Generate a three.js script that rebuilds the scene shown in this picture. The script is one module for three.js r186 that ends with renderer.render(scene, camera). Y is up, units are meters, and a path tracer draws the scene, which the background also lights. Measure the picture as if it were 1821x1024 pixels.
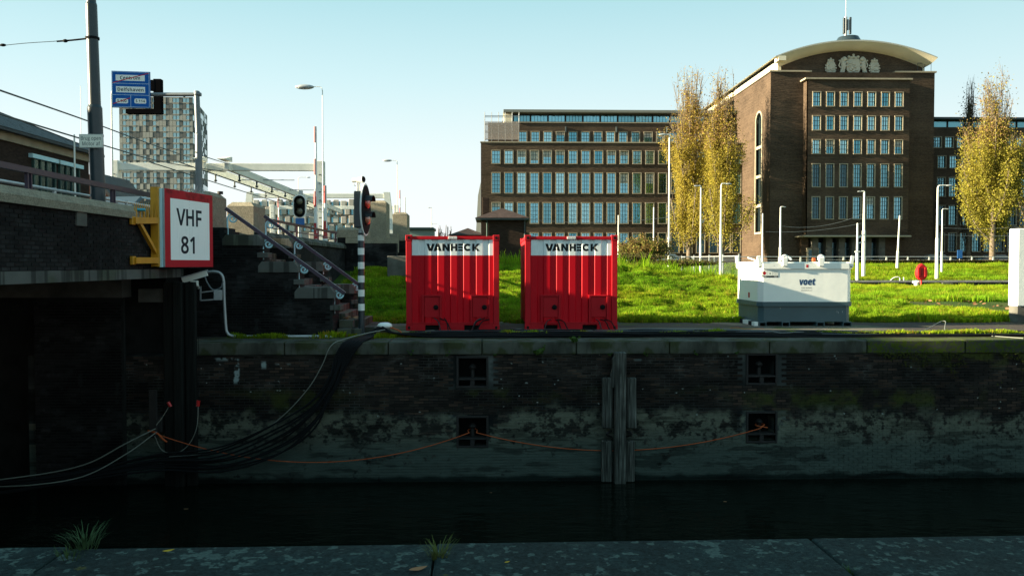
import * as THREE from 'three';
import { mergeGeometries, toCreasedNormals } from 'three/addons/utils/BufferGeometryUtils.js';
import { RoundedBoxGeometry } from 'three/addons/geometries/RoundedBoxGeometry.js';

// ------------------------------------------------------------------ camera, sky, sun, exposure
const W = 1024, H = 575, FPX = 1500, EYE = 1.74;
const scene = new THREE.Scene();
const camera = new THREE.PerspectiveCamera(2 * Math.atan(512 / FPX) * 180 / Math.PI, W / H, 0.1, 3000);
const YAW = 1.6 * Math.PI / 180, PITCH = Math.atan(42 / FPX);
const FWD = new THREE.Vector3(Math.sin(YAW) * Math.cos(PITCH), -Math.sin(PITCH), -Math.cos(YAW) * Math.cos(PITCH));
const RGT = new THREE.Vector3(Math.cos(YAW), 0, Math.sin(YAW));
const UPV = new THREE.Vector3().crossVectors(RGT, FWD);
camera.position.set(0, EYE, 0);
camera.lookAt(FWD.clone().add(camera.position));
const renderer = new THREE.WebGLRenderer({ antialias: true });
renderer.setSize(W, H);
renderer.toneMapping = THREE.LinearToneMapping;
const EXPO = 4.8;
renderer.toneMappingExposure = EXPO;
renderer.shadowMap.enabled = true;
const SUN = new THREE.Vector3(-1, 0.28, 0.068).normalize();
const sun = new THREE.DirectionalLight(new THREE.Color().setRGB(1, 0.86, 0.60), 5);
sun.name = 'sun';
sun.position.copy(SUN).multiplyScalar(200); sun.target.position.set(0, 0, -40);
sun.position.add(sun.target.position);
sun.castShadow = true;
Object.assign(sun.shadow.camera, { left: -150, right: 150, top: 80, bottom: -80, near: 1, far: 500 });
sun.shadow.mapSize.set(4096, 4096);
scene.add(sun, sun.target);
{ // clear autumn sky: pale at the horizon, deeper and greener-blue overhead, a little brighter round the sun
  const w = 512, h = 256, d = new Float32Array(w * h * 4);
  const stops = [[-90, .05, .06, .05], [-6, .10, .12, .10], [-1, .55, .62, .60], [0, .92, .97, .95], [3, .92, .98, .97], [7, .85, .96, .96], [12, .64, .87, .91], [18, .42, .72, .79], [28, .36, .65, .75], [45, .28, .53, .65], [90, .20, .42, .55]];
  for (let j = 0; j < h; j++) {
    const el = ((j + .5) / h - .5) * 180;
    let k = 0; while (k < stops.length - 2 && el > stops[k + 1][0]) k++;
    const a = stops[k], b = stops[k + 1], t = Math.min(1, Math.max(0, (el - a[0]) / (b[0] - a[0])));
    for (let i = 0; i < w; i++) {
      const az = ((i + .5) / w - .5) * 2 * Math.PI, e = el * Math.PI / 180;
      const c = Math.cos(az) * Math.cos(e) * SUN.x + Math.sin(e) * SUN.y + Math.sin(az) * Math.cos(e) * SUN.z;
      const glow = el > 0 ? .10 * (c * .5 + .5) + .25 * Math.exp((c - 1) * 10) : 0;
      for (let q = 0; q < 3; q++) d[(j * w + i) * 4 + q] = ((a[q + 1] + (b[q + 1] - a[q + 1]) * t) * (1 + glow)) / EXPO;
      d[(j * w + i) * 4 + 3] = 1;
    }
  }
  const t = new THREE.DataTexture(d, w, h, THREE.RGBAFormat, THREE.FloatType);
  t.mapping = THREE.EquirectangularReflectionMapping; t.magFilter = THREE.LinearFilter; t.minFilter = THREE.LinearFilter; t.needsUpdate = true;
  scene.background = t; scene.environment = t;
}

// ------------------------------------------------------------------ helpers
function rng(seed) { let s = seed >>> 0; return () => { s = (s + 0x6d2b79f5) | 0; let t = Math.imul(s ^ (s >>> 15), 1 | s); t = (t + Math.imul(t ^ (t >>> 7), 61 | t)) ^ t; return ((t ^ (t >>> 14)) >>> 0) / 4294967296; }; }
const V = (x, y, z) => new THREE.Vector3(x, y, z);
const clamp = (x, a = 0, b = 1) => Math.min(b, Math.max(a, x));
const sst = (x, a, b) => { const t = clamp((x - a) / (b - a)); return t * t * (3 - 2 * t); };
const lerp = (a, b, t) => a + (b - a) * t;
// a photograph pixel seen at the plane z = -d, as a point of the place
function P(u, v, d) { const r = FWD.clone().multiplyScalar(FPX).addScaledVector(RGT, u - 910.5).addScaledVector(UPV, 512 - v); return r.multiplyScalar(-d / r.z).add(V(0, EYE, 0)); }
const hash = (x, y, s = 0) => { let h = Math.imul(x | 0, 374761393) + Math.imul(y | 0, 668265263) + Math.imul(s | 0, 1274126177); h = Math.imul(h ^ (h >>> 13), 1274126177); return ((h ^ (h >>> 16)) >>> 0) / 4294967296; };
// value noise, period px by py cells
function vn(x, y, px, py, s) {
  const ix = Math.floor(x), iy = Math.floor(y), fx = x - ix, fy = y - iy, u = fx * fx * (3 - 2 * fx), v = fy * fy * (3 - 2 * fy);
  const m = (a, n) => ((a % n) + n) % n, x0 = m(ix, px), x1 = m(ix + 1, px), y0 = m(iy, py), y1 = m(iy + 1, py);
  return lerp(lerp(hash(x0, y0, s), hash(x1, y0, s), u), lerp(hash(x0, y1, s), hash(x1, y1, s), u), v);
}
function fbm(x, y, px, py, s, oct = 4) { let a = .5, t = 0, n = 0; for (let i = 0; i < oct; i++) { t += a * vn(x, y, px, py, s + i * 7); n += a; a *= .5; x *= 2; y *= 2; px *= 2; py *= 2; } return t / n; }
const enc = (c) => { c = clamp(c); return 255 * (c <= .0031308 ? c * 12.92 : 1.055 * Math.pow(c, 1 / 2.4) - .055); };
// fn(x, y) in 0..1 gives linear colour [r, g, b] (colour map) or a number (data map)
function tex(w, h, fn, color = true) {
  const d = new Uint8Array(w * h * 4);
  for (let j = 0; j < h; j++) for (let i = 0; i < w; i++) {
    const c = fn((i + .5) / w, (j + .5) / h), o = (j * w + i) * 4;
    if (color) { d[o] = enc(c[0]); d[o + 1] = enc(c[1]); d[o + 2] = enc(c[2]); } else d[o] = d[o + 1] = d[o + 2] = clamp(c) * 255;
    d[o + 3] = 255;
  }
  const t = new THREE.DataTexture(d, w, h); t.wrapS = t.wrapT = THREE.RepeatWrapping; t.magFilter = THREE.LinearFilter; t.minFilter = THREE.LinearMipmapLinearFilter; t.generateMipmaps = true;
  if (color) t.colorSpace = THREE.SRGBColorSpace; t.needsUpdate = true; return t;
}
function canvasTex(w, h, draw) { const c = document.createElement('canvas'); c.width = w; c.height = h; const g = c.getContext('2d'); draw(g, w, h); const t = new THREE.CanvasTexture(c); t.colorSpace = THREE.SRGBColorSpace; t.needsUpdate = true; return t; }
const rep = (t, m, n = m) => { const c = t.clone(); c.repeat.set(1 / m, 1 / n); c.needsUpdate = true; return c; };
const L = (r, g, b) => new THREE.Color().setRGB(r, g, b);
const mat = (o) => { const { c, ...r } = o; if ((r.roughness ?? .8) >= .8 && r.specularIntensity === undefined) r.specularIntensity = .3; return new THREE.MeshPhysicalMaterial({ color: c ? L(...c) : 0xffffff, roughness: .8, metalness: 0, ...r }); };

// geometry (all in world metres unless the part's thing is turned)
function flat(g) { // no index, box-projected uv in metres unless the geometry keeps its own
  if (g.userData.done) return g;
  const keep = g.userData.uv; let q = g.index ? g.toNonIndexed() : g;
  for (const k of Object.keys(q.attributes)) if (!['position', 'normal', 'uv', 'color'].includes(k)) q.deleteAttribute(k);
  if (!q.attributes.normal) q.computeVertexNormals();
  if (!keep) {
    const p = q.attributes.position, n = p.count, uv = new Float32Array(n * 2), a = V(), b = V(), c = V(), m = V();
    for (let i = 0; i < n; i += 3) {
      a.fromBufferAttribute(p, i); b.fromBufferAttribute(p, i + 1); c.fromBufferAttribute(p, i + 2);
      m.crossVectors(b.clone().sub(a), c.clone().sub(a)); const x = Math.abs(m.x), y = Math.abs(m.y), z = Math.abs(m.z);
      [a, b, c].forEach((k, j) => { const o = (i + j) * 2; if (x > y && x > z) { uv[o] = k.z; uv[o + 1] = k.y; } else if (y > z) { uv[o] = k.x; uv[o + 1] = k.z; } else { uv[o] = k.x; uv[o + 1] = k.y; } });
    }
    q.setAttribute('uv', new THREE.BufferAttribute(uv, 2));
  }
  q.userData.done = true; return q;
}
const keepUV = (g) => { g.userData.uv = true; return g; };
const box = (w, h, d, x = 0, y = 0, z = 0) => new THREE.BoxGeometry(w, h, d).translate(x, y, z);
const bx = (x0, x1, y0, y1, z0, z1) => box(Math.abs(x1 - x0), Math.abs(y1 - y0), Math.abs(z1 - z0), (x0 + x1) / 2, (y0 + y1) / 2, (z0 + z1) / 2);
const rbox = (w, h, d, x = 0, y = 0, z = 0, r = .01, s = 1) => new RoundedBoxGeometry(w, h, d, s, Math.min(r, w / 2.1, h / 2.1, d / 2.1)).translate(x, y, z);
const rbx = (x0, x1, y0, y1, z0, z1, r = .01) => rbox(Math.abs(x1 - x0), Math.abs(y1 - y0), Math.abs(z1 - z0), (x0 + x1) / 2, (y0 + y1) / 2, (z0 + z1) / 2, r);
function between(g, a, b) { // a geometry along +y of unit length from y=0..1 set between two points
  const d = b.clone().sub(a), l = d.length(); g.scale(1, l, 1);
  const q = new THREE.Quaternion().setFromUnitVectors(V(0, 1, 0), d.normalize()); return g.applyQuaternion(q).translate(a.x, a.y, a.z);
}
const cyl = (a, b, r0, r1 = r0, n = 10, open = false) => between(new THREE.CylinderGeometry(r1, r0, 1, n, 1, open).translate(0, .5, 0), a, b);
function bar(a, b, w, h) { // rectangular bar, h upright
  const d = b.clone().sub(a), l = d.length(); d.normalize();
  const s = V().crossVectors(d, Math.abs(d.y) > .98 ? V(1, 0, 0) : V(0, 1, 0)).normalize(), t = V().crossVectors(s, d);
  return new THREE.BoxGeometry(w, h, l).applyMatrix4(new THREE.Matrix4().makeBasis(s, t, d.clone().negate())).translate((a.x + b.x) / 2, (a.y + b.y) / 2, (a.z + b.z) / 2);
}
const curve = (pts, t = .5) => new THREE.CatmullRomCurve3(pts, false, 'catmullrom', t);
const tube = (pts, r, n = 40, k = 6) => new THREE.TubeGeometry(curve(pts), n, r, k, false);
const ball = (r, x, y, z, sx = 1, sy = 1, sz = 1, n = 12) => new THREE.SphereGeometry(r, n, Math.ceil(n * .7)).scale(sx, sy, sz).translate(x, y, z);
const prism = (pts, depth, bevel = 0) => new THREE.ExtrudeGeometry(pts instanceof THREE.Shape ? pts : new THREE.Shape(pts.map(([x, y]) => new THREE.Vector2(x, y))), { depth, steps: 1, curveSegments: 10, bevelEnabled: bevel > 0, bevelSize: bevel, bevelThickness: bevel, bevelSegments: 1 });
const rect = (x0, x1, y0, y1) => [[x0, y0], [x1, y0], [x1, y1], [x0, y1]];
function holed(x0, x1, y0, y1, holes, z, depth) { // wall whose front is at z, with openings, going back depth
  const s = new THREE.Shape(rect(x0, x1, y0, y1).map((p) => new THREE.Vector2(...p)));
  for (const h of holes) s.holes.push(new THREE.Path(rect(...h).reverse().map((p) => new THREE.Vector2(...p))));
  return new THREE.ExtrudeGeometry(s, { depth, bevelEnabled: false }).translate(0, 0, z - depth);
}
const merge = (gs) => mergeGeometries([].concat(gs).map(flat));

// scene objects
const taken = {};
function numbered(n) { const k = taken[n] = (taken[n] ?? -1) + 1; return k ? n + '_' + String(k).padStart(3, '0') : n; }
const rootOf = (o) => { while (o.parent && o.parent !== scene) o = o.parent; return o; };
function add(o, name, label, category, group, kind) {
  o.name = numbered(name); scene.add(o);
  if (label) o.userData.label = label; if (category) o.userData.category = category;
  if (group) o.userData.group = group; if (kind) o.userData.kind = kind; return o;
}
function thing(name, label, category, pos = V(0, 0, 0), group) { const o = new THREE.Group(); o.position.copy(pos); return add(o, name, label, category, group); }
// a part; geometry is given in world coordinates and moved into the thing's own (local = true: given in the thing's own)
function part(name, geos, m, parent, { label, kind, local } = {}) {
  const g = merge(geos), root = rootOf(parent);
  if (!local) g.translate(-root.position.x, -root.position.y, -root.position.z);
  const o = new THREE.Mesh(g, m); o.name = name; o.castShadow = o.receiveShadow = true; parent.add(o);
  if (label) o.userData.label = label; if (kind) o.userData.kind = kind; return o;
}
function solo(name, geos, m, label, category, pos = V(0, 0, 0), group, kind) { // a thing that is one mesh
  const g = merge(geos).translate(-pos.x, -pos.y, -pos.z), o = new THREE.Mesh(g, m); o.position.copy(pos); o.castShadow = o.receiveShadow = true;
  return add(o, name, label, category, group, kind);
}
const struct = (name, geos, m, label) => solo(name, geos, m, label, undefined, V(0, 0, 0), undefined, 'structure');
function dup(o, pos, label, name) { const c = o.clone(); c.userData = { ...o.userData }; c.name = numbered(name ?? o.name.replace(/_\d{3}$/, '')); if (label) c.userData.label = label; if (pos) c.position.copy(pos); scene.add(c); return c; }
class MB { // a bag of boxes and quads with their own uv
  constructor() { this.p = []; this.n = []; this.t = []; this.c = []; }
  quad(a, b, c, d, uv, col) {
    const n = V().crossVectors(b.clone().sub(a), d.clone().sub(a)).normalize(), q = [a, b, c, a, c, d], u = [0, 1, 2, 0, 2, 3];
    q.forEach((k, i) => { this.p.push(k.x, k.y, k.z); this.n.push(n.x, n.y, n.z); const w = uv[u[i]]; this.t.push(w[0], w[1]); if (col) this.c.push(...col); });
  }
  geo() {
    const g = new THREE.BufferGeometry(), f = (a, k) => new THREE.BufferAttribute(new Float32Array(a), k);
    g.setAttribute('position', f(this.p, 3)); g.setAttribute('normal', f(this.n, 3)); g.setAttribute('uv', f(this.t, 2));
    if (this.c.length) g.setAttribute('color', f(this.c, 3)); return keepUV(g);
  }
}
// courses of bricks on an upright face: O corner, U direction along the face, N outward normal. Each brick keeps the face's own uv (metres along, metres up)
const BL = .222, BH = .064;
function bricks(parent, O, U, N, w, h, m, { skip, single = 300, seed = 1, proud = .014, prefer } = {}) {
  const R = rng(seed), Y = V(0, 1, 0), list = [];
  for (let r = 0; r * BH < h - .03; r++) for (let k = -1; k * BL < w; k++) {
    let a = (k + (r % 2) * .5) * BL + .006, b = a + BL - .012; const c = r * BH + .006, d = Math.min(h, c + BH - .012);
    a = Math.max(0, a); b = Math.min(w, b); if (b - a < .04 || d - c < .02) continue;
    if (skip && skip(a, b, c, d)) continue;
    list.push([a, b, c, d, proud + (R() - .5) * .007, R() * .003]);
  }
  if (prefer) list.sort((x, y) => prefer(x) - prefer(y));
  const put = (q, [a, b, c, d, e, f]) => {
    const at = (u, v, k) => O.clone().addScaledVector(U, u).addScaledVector(Y, v).addScaledVector(N, k), uv = (u, v) => [u, v];
    const A = at(a + f, c + f, e), B = at(b - f, c + f, e), C = at(b - f, d - f, e), D = at(a + f, d - f, e), E = at(a, c, -.02), F = at(b, c, -.02), G = at(b, d, -.02), I = at(a, d, -.02);
    const ua = uv(a, c), ub = uv(b, c), uc = uv(b, d), ud = uv(a, d);
    q.quad(A, B, C, D, [ua, ub, uc, ud]); q.quad(D, C, G, I, [ud, uc, uc, ud]); q.quad(E, F, B, A, [ua, ub, ub, ua]); q.quad(E, A, D, I, [ua, ua, ud, ud]); q.quad(B, F, G, C, [ub, ub, uc, uc]);
  };
  const rest = new MB(); let n = 0;
  for (const s of list) { if (n < single) { n++; const q = new MB(); put(q, s); part('brick', [q.geo()], m, parent); } else put(rest, s); }
  if (rest.p.length) part('brick_course', [rest.geo()], m, parent, { kind: 'stuff' });
}

// ------------------------------------------------------------------ materials
const gray = tex(512, 512, (x, y) => .25 * fbm(x * 8, y * 8, 8, 8, 3, 5) + .5 * fbm(x * 64, y * 64, 64, 64, 9, 3) + .25 * hash(x * 512, y * 512, 5), false);
const soft = tex(512, 512, (x, y) => fbm(x * 6, y * 6, 6, 6, 31, 5), false);
const pebble = tex(512, 512, (x, y) => { // washed gravel
  let m = 9; const X = x * 40, Y = y * 40, i = Math.floor(X), j = Math.floor(Y);
  for (let a = -1; a < 2; a++) for (let b = -1; b < 2; b++) { const p = (i + a + 40) % 40, q = (j + b + 40) % 40, dx = i + a + hash(p, q, 1) - X, dy = j + b + hash(p, q, 2) - Y; m = Math.min(m, dx * dx + dy * dy); }
  return 1 - Math.min(1, Math.sqrt(m) * 1.1);
}, false);
const mottle = (r, g, b, k = .35, s = 1, f = 6) => tex(512, 512, (x, y) => { const a = 1 + k * 2 * (fbm(x * f, y * f, f, f, s, 5) - .5) + k * .7 * (hash(x * 512, y * 512, s) - .5); return [r * a, g * a, b * a]; });
const M = {
  concrete: mat({ c: [.6, .6, .6], map: rep(mottle(.19, .185, .16, .5, 4, 5), 2), bumpMap: rep(gray, 1), bumpScale: .006, roughness: .92 }),
  paleConcrete: mat({ map: rep(mottle(.30, .29, .25, .45, 14, 5), 2.2), bumpMap: rep(gray, 1), bumpScale: .006, roughness: .92 }),
  aggregate: mat({ map: rep(tex(512, 512, (x, y) => { const a = .55 + .8 * fbm(x * 60, y * 60, 60, 60, 8, 2), b = .8 + .4 * fbm(x * 4, y * 4, 4, 4, 18, 4), k = a * b; return [.34 * k, .30 * k, .22 * k]; }), 1.1), bumpMap: rep(pebble, .7), bumpScale: .02, roughness: .95 }),
  mortar: mat({ c: [.7, .72, .7], map: rep(mottle(.026, .027, .026, .5, 5), 1.5), bumpMap: rep(gray, .6), bumpScale: .004, roughness: .95 }),
  redPaint: mat({ map: rep(mottle(.42, .007, .014, .13, 6, 3), 2.4), roughness: .5, specularIntensity: .3, bumpMap: rep(soft, .8), bumpScale: .002 }),
  redDark: mat({ c: [.24, .005, .009], roughness: .6 }),
  black: mat({ c: [.006, .0065, .007], roughness: .82 }),
  rubber: mat({ c: [.006, .007, .008], roughness: .8 }),
  rubberBlue: mat({ c: [.014, .021, .024], roughness: .3 }),
  white: mat({ map: rep(mottle(.78, .79, .74, .05, 61, 3), 3), roughness: .45 }),
  whiteTank: mat({ map: rep(mottle(.86, .87, .81, .07, 16, 3), 3), roughness: .38, clearcoat: .2, clearcoatRoughness: .3, bumpMap: rep(soft, 1.5), bumpScale: .003 }),
  tankGrey: mat({ c: [.6, .65, .68], map: rep(mottle(.075, .135, .15, .2, 17, 4), 2), roughness: .5, bumpMap: rep(soft, 1), bumpScale: .002 }),
  galv: mat({ map: rep(mottle(.42, .44, .44, .2, 19, 6), 1), roughness: .45, metalness: .35 }),
  paleSteel: mat({ map: rep(mottle(.66, .67, .60, .16, 20, 5), 3), roughness: .55 }),
  poleDark: mat({ map: rep(mottle(.018, .03, .036, .25, 21, 6), 1), roughness: .35 }),
  poleGrey: mat({ map: rep(mottle(.14, .16, .17, .2, 22, 6), 1), roughness: .45, metalness: .2 }),
  yellow: mat({ map: rep(mottle(.52, .24, .008, .25, 23, 5), 1), roughness: .5 }),
  purple: mat({ c: [.8, .8, .8], map: rep(mottle(.052, .030, .056, .25, 24, 6), 1), roughness: .42 }),
  maroon: mat({ c: [.07, .02, .035], roughness: .45 }),
  scroll: mat({ c: [.46, .72, .78], roughness: .5 }),
  stripeRed: mat({ c: [.42, .03, .03], roughness: .5 }),
  iron: mat({ c: [.32, .32, .32], map: rep(mottle(.035, .030, .026, .5, 25, 6), .7), roughness: .75, bumpMap: rep(gray, .4), bumpScale: .004 }),
  dark: mat({ c: [.008, .009, .009], roughness: .9 }),
  orange: mat({ c: [.42, .09, .03], roughness: .8 }),
  wood: mat({ c: [.62, .62, .62], map: rep(tex(256, 512, (x, y) => { const g = fbm(x * 28, y * 3, 28, 3, 2, 4), k = (.15 + 1.5 * g * g * 1.6) * (.35 + 1.1 * fbm(x * 4, y * 5, 4, 5, 12, 3)); return [.15 * k, .155 * k, .135 * k]; }), .5, 1.6), bumpMap: rep(tex(256, 512, (x, y) => fbm(x * 40, y * 3, 40, 3, 22, 4), false), .5, 1.6), bumpScale: .012, roughness: .95 }),
  woodDark: mat({ c: [.5, .5, .5], map: rep(tex(256, 512, (x, y) => { const k = .3 + 1.3 * fbm(x * 24, y * 4, 24, 4, 5, 4); return [.022 * k, .024 * k, .021 * k]; }), .6, 2), roughness: .9, bumpMap: rep(gray, .5), bumpScale: .01 }),
  stone: mat({ map: rep(mottle(.34, .295, .215, .25, 27, 5), 2), roughness: .9 }),
  cream: mat({ map: rep(mottle(.72, .66, .50, .12, 28, 4), 6), roughness: .8 }),
  farBrick: mat({ map: rep(tex(1024, 512, (x, y) => { const i = Math.floor(y * 160), b = hash(Math.floor(x * 96 + (i % 2) * .5), i, 4), k = .62 + .45 * b + .7 * (fbm(x * 7, y * 5, 7, 5, 29, 5) - .5) + .3 * (fbm(x * 3, y * 60, 3, 60, 30, 2) - .5); return [.088 * k, .061 * k, .041 * k]; }), 20, 10), bumpMap: rep(tex(512, 512, (x, y) => fbm(x * 12, y * 160, 12, 160, 77, 2), false), 10, 10), bumpScale: .03, roughness: .9 }),
  houseBrick: mat({ c: [.7, .7, .7], map: rep(tex(512, 512, (x, y) => { const i = Math.floor(y * 48), b = hash(Math.floor(x * 14 + (i % 2) * .5), i, 4), fy = y * 48 - i, k = (fy < .16 ? .75 : 1) * (.7 + .5 * b) * (.8 + .4 * fbm(x * 5, y * 5, 5, 5, 33, 4)); return [.052 * k, .034 * k, .026 * k]; }), 3, 3), bumpMap: rep(gray, 1), bumpScale: .005, roughness: .92 }),
  roofTile: mat({ map: rep(mottle(.05, .034, .03, .5, 35, 12), 2), roughness: .85, bumpMap: rep(gray, .5), bumpScale: .01 }),
  slate: mat({ map: rep(mottle(.035, .042, .045, .45, 36, 12), 2), roughness: .75 }),
  paneBlue: mat({ c: [.17, .37, .44], metalness: 1, roughness: .09, bumpMap: rep(soft, 2.2), bumpScale: .016 }),
  paneSky: mat({ c: [.27, .49, .54], metalness: 1, roughness: .12, bumpMap: rep(soft, 1.7), bumpScale: .014 }),
  paneTeal: mat({ c: [.09, .27, .34], metalness: 1, roughness: .08, bumpMap: rep(soft, 2.6), bumpScale: .018 }),
  paneDim: mat({ c: [.12, .28, .33], metalness: 1, roughness: .14, bumpMap: rep(soft, 2.4), bumpScale: .008 }),
  paneDark: mat({ c: [.05, .10, .12], metalness: .9, roughness: .18 }),
  bars: mat({ c: [.035, .05, .052], roughness: .6 }),
  blind: mat({ c: [.52, .52, .46], roughness: .9 }),
  green: mat({ c: [.02, .06, .05], roughness: .6 }),
  red: mat({ c: [.5, .012, .012], roughness: .4, clearcoat: .3 }),
  redFlat: mat({ c: [.45, .012, .014], roughness: .55, specularIntensity: .4 }),
  blueSign: mat({ c: [.01, .11, .34], roughness: .4 }),
  water: mat({ c: [.004, .006, .004], roughness: .05, ior: 1.33, specularIntensity: .35, bumpMap: rep(tex(512, 512, (x, y) => fbm(x * 10, y * 22, 10, 22, 41, 4), false), 4, 4), bumpScale: .02 }),
  asphalt: mat({ map: rep(mottle(.045, .045, .045, .4, 42, 6), 3), bumpMap: rep(gray, .6), bumpScale: .006, roughness: .95 }),
  leafBrown: mat({ c: [.26, .13, .065], roughness: .9, side: THREE.DoubleSide }),
  leafYellow: mat({ c: [.42, .26, .02], roughness: .9, side: THREE.DoubleSide }),
  weed: mat({ c: [.04, .085, .012], roughness: .85, transmission: .3, side: THREE.DoubleSide }),
  bark: mat({ map: rep(mottle(.15, .12, .085, .5, 44, 8), 1), bumpMap: rep(gray, .5), bumpScale: .02, roughness: .95 }),
  twig: mat({ c: [.12, .075, .05], roughness: .95 }),
};
const signFace = (t) => mat({ map: t, roughness: .6, specularIntensity: .3 });
// a flat printed face: plane of w by h at centre c, facing n (level)
function face(w, h, c, n) { const s = V(0, 1, 0).cross(n).normalize(), g = new THREE.PlaneGeometry(w, h).applyMatrix4(new THREE.Matrix4().makeBasis(s, V(0, 1, 0), n.clone().normalize())); return keepUV(g.translate(c.x, c.y, c.z)); }

// ------------------------------------------------------------------ the setting: ground, water, quay
const BX = -6.85, WZ = -18.9, WATER = -3.15;        // bridge face, lock wall, water level
function ground(x, d) {
  const nz = (.22 * (fbm(x * .35 + 50, d * .35, 4096, 4096, 71, 3) - .5) + .09 * (fbm(x * 1.1 + 20, d * 1.1, 4096, 4096, 72, 2) - .5)) * sst(d, 25.4, 29) * (1 - .7 * sst(d, 60, 62));
  const bank = 1.68 * sst(d, 25.2, 43) * (1 - sst(x, 3.5, 20));
  const far = 1.65 * sst(d, 87.5, 108);
  return Math.max(bank, far) + nz - .02;
}
const inLock = (x, d) => x > 26 && d > 62 && d < 87;
{ // ground sheet: fine near, coarse far, with the second lock left open
  const xs = [], ds = [];
  for (let x = -500; x < -60; x += 55) xs.push(x); for (let x = -60; x < -8; x += 4) xs.push(x); for (let x = -8; x < 26; x += .5) xs.push(x); for (let x = 26; x <= 130; x += 4) xs.push(x); for (let x = 190; x <= 900; x += 70) xs.push(x);
  for (let d = 24.7; d < 62; d += .5) ds.push(d); ds.push(62); for (let d = 66; d < 87; d += 4) ds.push(d); for (let d = 87; d < 112; d += 1) ds.push(d); for (let d = 112; d < 200; d += 8) ds.push(d); for (let d = 200; d <= 2000; d += 100) ds.push(d);
  const p = [], ix = []; for (const d of ds) for (const x of xs) p.push(x, ground(x, d), -d);
  for (let j = 0; j < ds.length - 1; j++) for (let i = 0; i < xs.length - 1; i++) {
    if (inLock((xs[i] + xs[i + 1]) / 2, (ds[j] + ds[j + 1]) / 2)) continue;
    const a = j * xs.length + i, b = a + 1, c = a + xs.length, e = c + 1; ix.push(a, b, e, a, e, c);
  }
  const g = new THREE.BufferGeometry(); g.setAttribute('position', new THREE.BufferAttribute(new Float32Array(p), 3)); g.setIndex(ix); g.computeVertexNormals();
  struct('ground', [g], mat({ map: rep(tex(512, 512, (x, y) => { const k = .6 + .8 * fbm(x * 14, y * 14, 14, 14, 51, 4), b = sst(fbm(x * 5, y * 5, 5, 5, 52, 3), .5, .75); return [lerp(.04, .06, b) * k, lerp(.075, .06, b) * k, lerp(.008, .02, b) * k]; }), 6), bumpMap: rep(gray, .5), bumpScale: .03, roughness: 1 }), 'grassy ground rising behind the quay');
}
struct('water', [(() => { const g = new THREE.PlaneGeometry(160, 16.5, 1, 1).rotateX(-Math.PI / 2).translate(20, WATER, -11); return g; })()], M.water, 'still dark water of the lock chamber');
struct('water', [new THREE.PlaneGeometry(70, 26, 1, 1).rotateX(-Math.PI / 2).translate(61, -3, -74.5)], M.water, 'water of the second lock behind the lawn');
struct('lock_bed', [bx(-60, 100, -6.2, -6, -20, -2)], M.dark, 'bed under the lock water');
// far lock walls
{
  const t = thing('second_lock_wall', 'low dark quay wall of the second lock beyond the sunny lawn', 'wall', V(26, 0, -87));
  part('wall', [bx(26, 130, -3.5, -.16, -87.6, -87.02)], M.mortar, t);
  for (let i = 0; i < 26; i++) part('coping_stone', [rbx(26 + i * 4, 29.97 + i * 4, -.155, .05, -87.7, -86.95, .02)], M.paleConcrete, t);
  for (const x of [33, 47.5, 61, 66]) part('buttress', [bx(x, x + 1.1, -3.4, -.17, -87.02, -86.85)], M.concrete, t);
  part('side_wall', [bx(25.4, 26, -3.5, .04, -87, -62), bx(26, 130, -3.5, -.03, -62.4, -62)], M.mortar, t);
}
// quay paving between the coping and the grass
const quayTex = tex(1024, 512, (x, y) => { // 40 m by 8 m
  const a = .7 + .6 * fbm(x * 30, y * 6, 30, 6, 61, 5), tar = sst(fbm(x * 9, y * 3, 9, 3, 62, 3), .42, .52), mo = sst(fbm(x * 50, y * 10, 50, 10, 63, 4), .58, .7) * .7;
  let c = [lerp(.13, .05, tar) * a, lerp(.12, .042, tar) * a, lerp(.10, .038, tar) * a]; c = [lerp(c[0], .05, mo), lerp(c[1], .075, mo), lerp(c[2], .015, mo)]; return c;
});
struct('quay_paving', [bx(BX - .3, 44, -.4, .012, -25.3, WZ - .78)], mat({ c: [1, .98, .92], map: rep(quayTex, 40, 8), bumpMap: rep(gray, .7), bumpScale: .008, roughness: .93 }), 'worn concrete and tar strip along the quay');
struct('path', [(() => { const a = P(1505, 560, 29).x; return bx(a, a + 3.2, .02, .035, -29.6, -27.6); })()], M.concrete, 'pale concrete path end on the lawn beside the tank');

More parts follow.
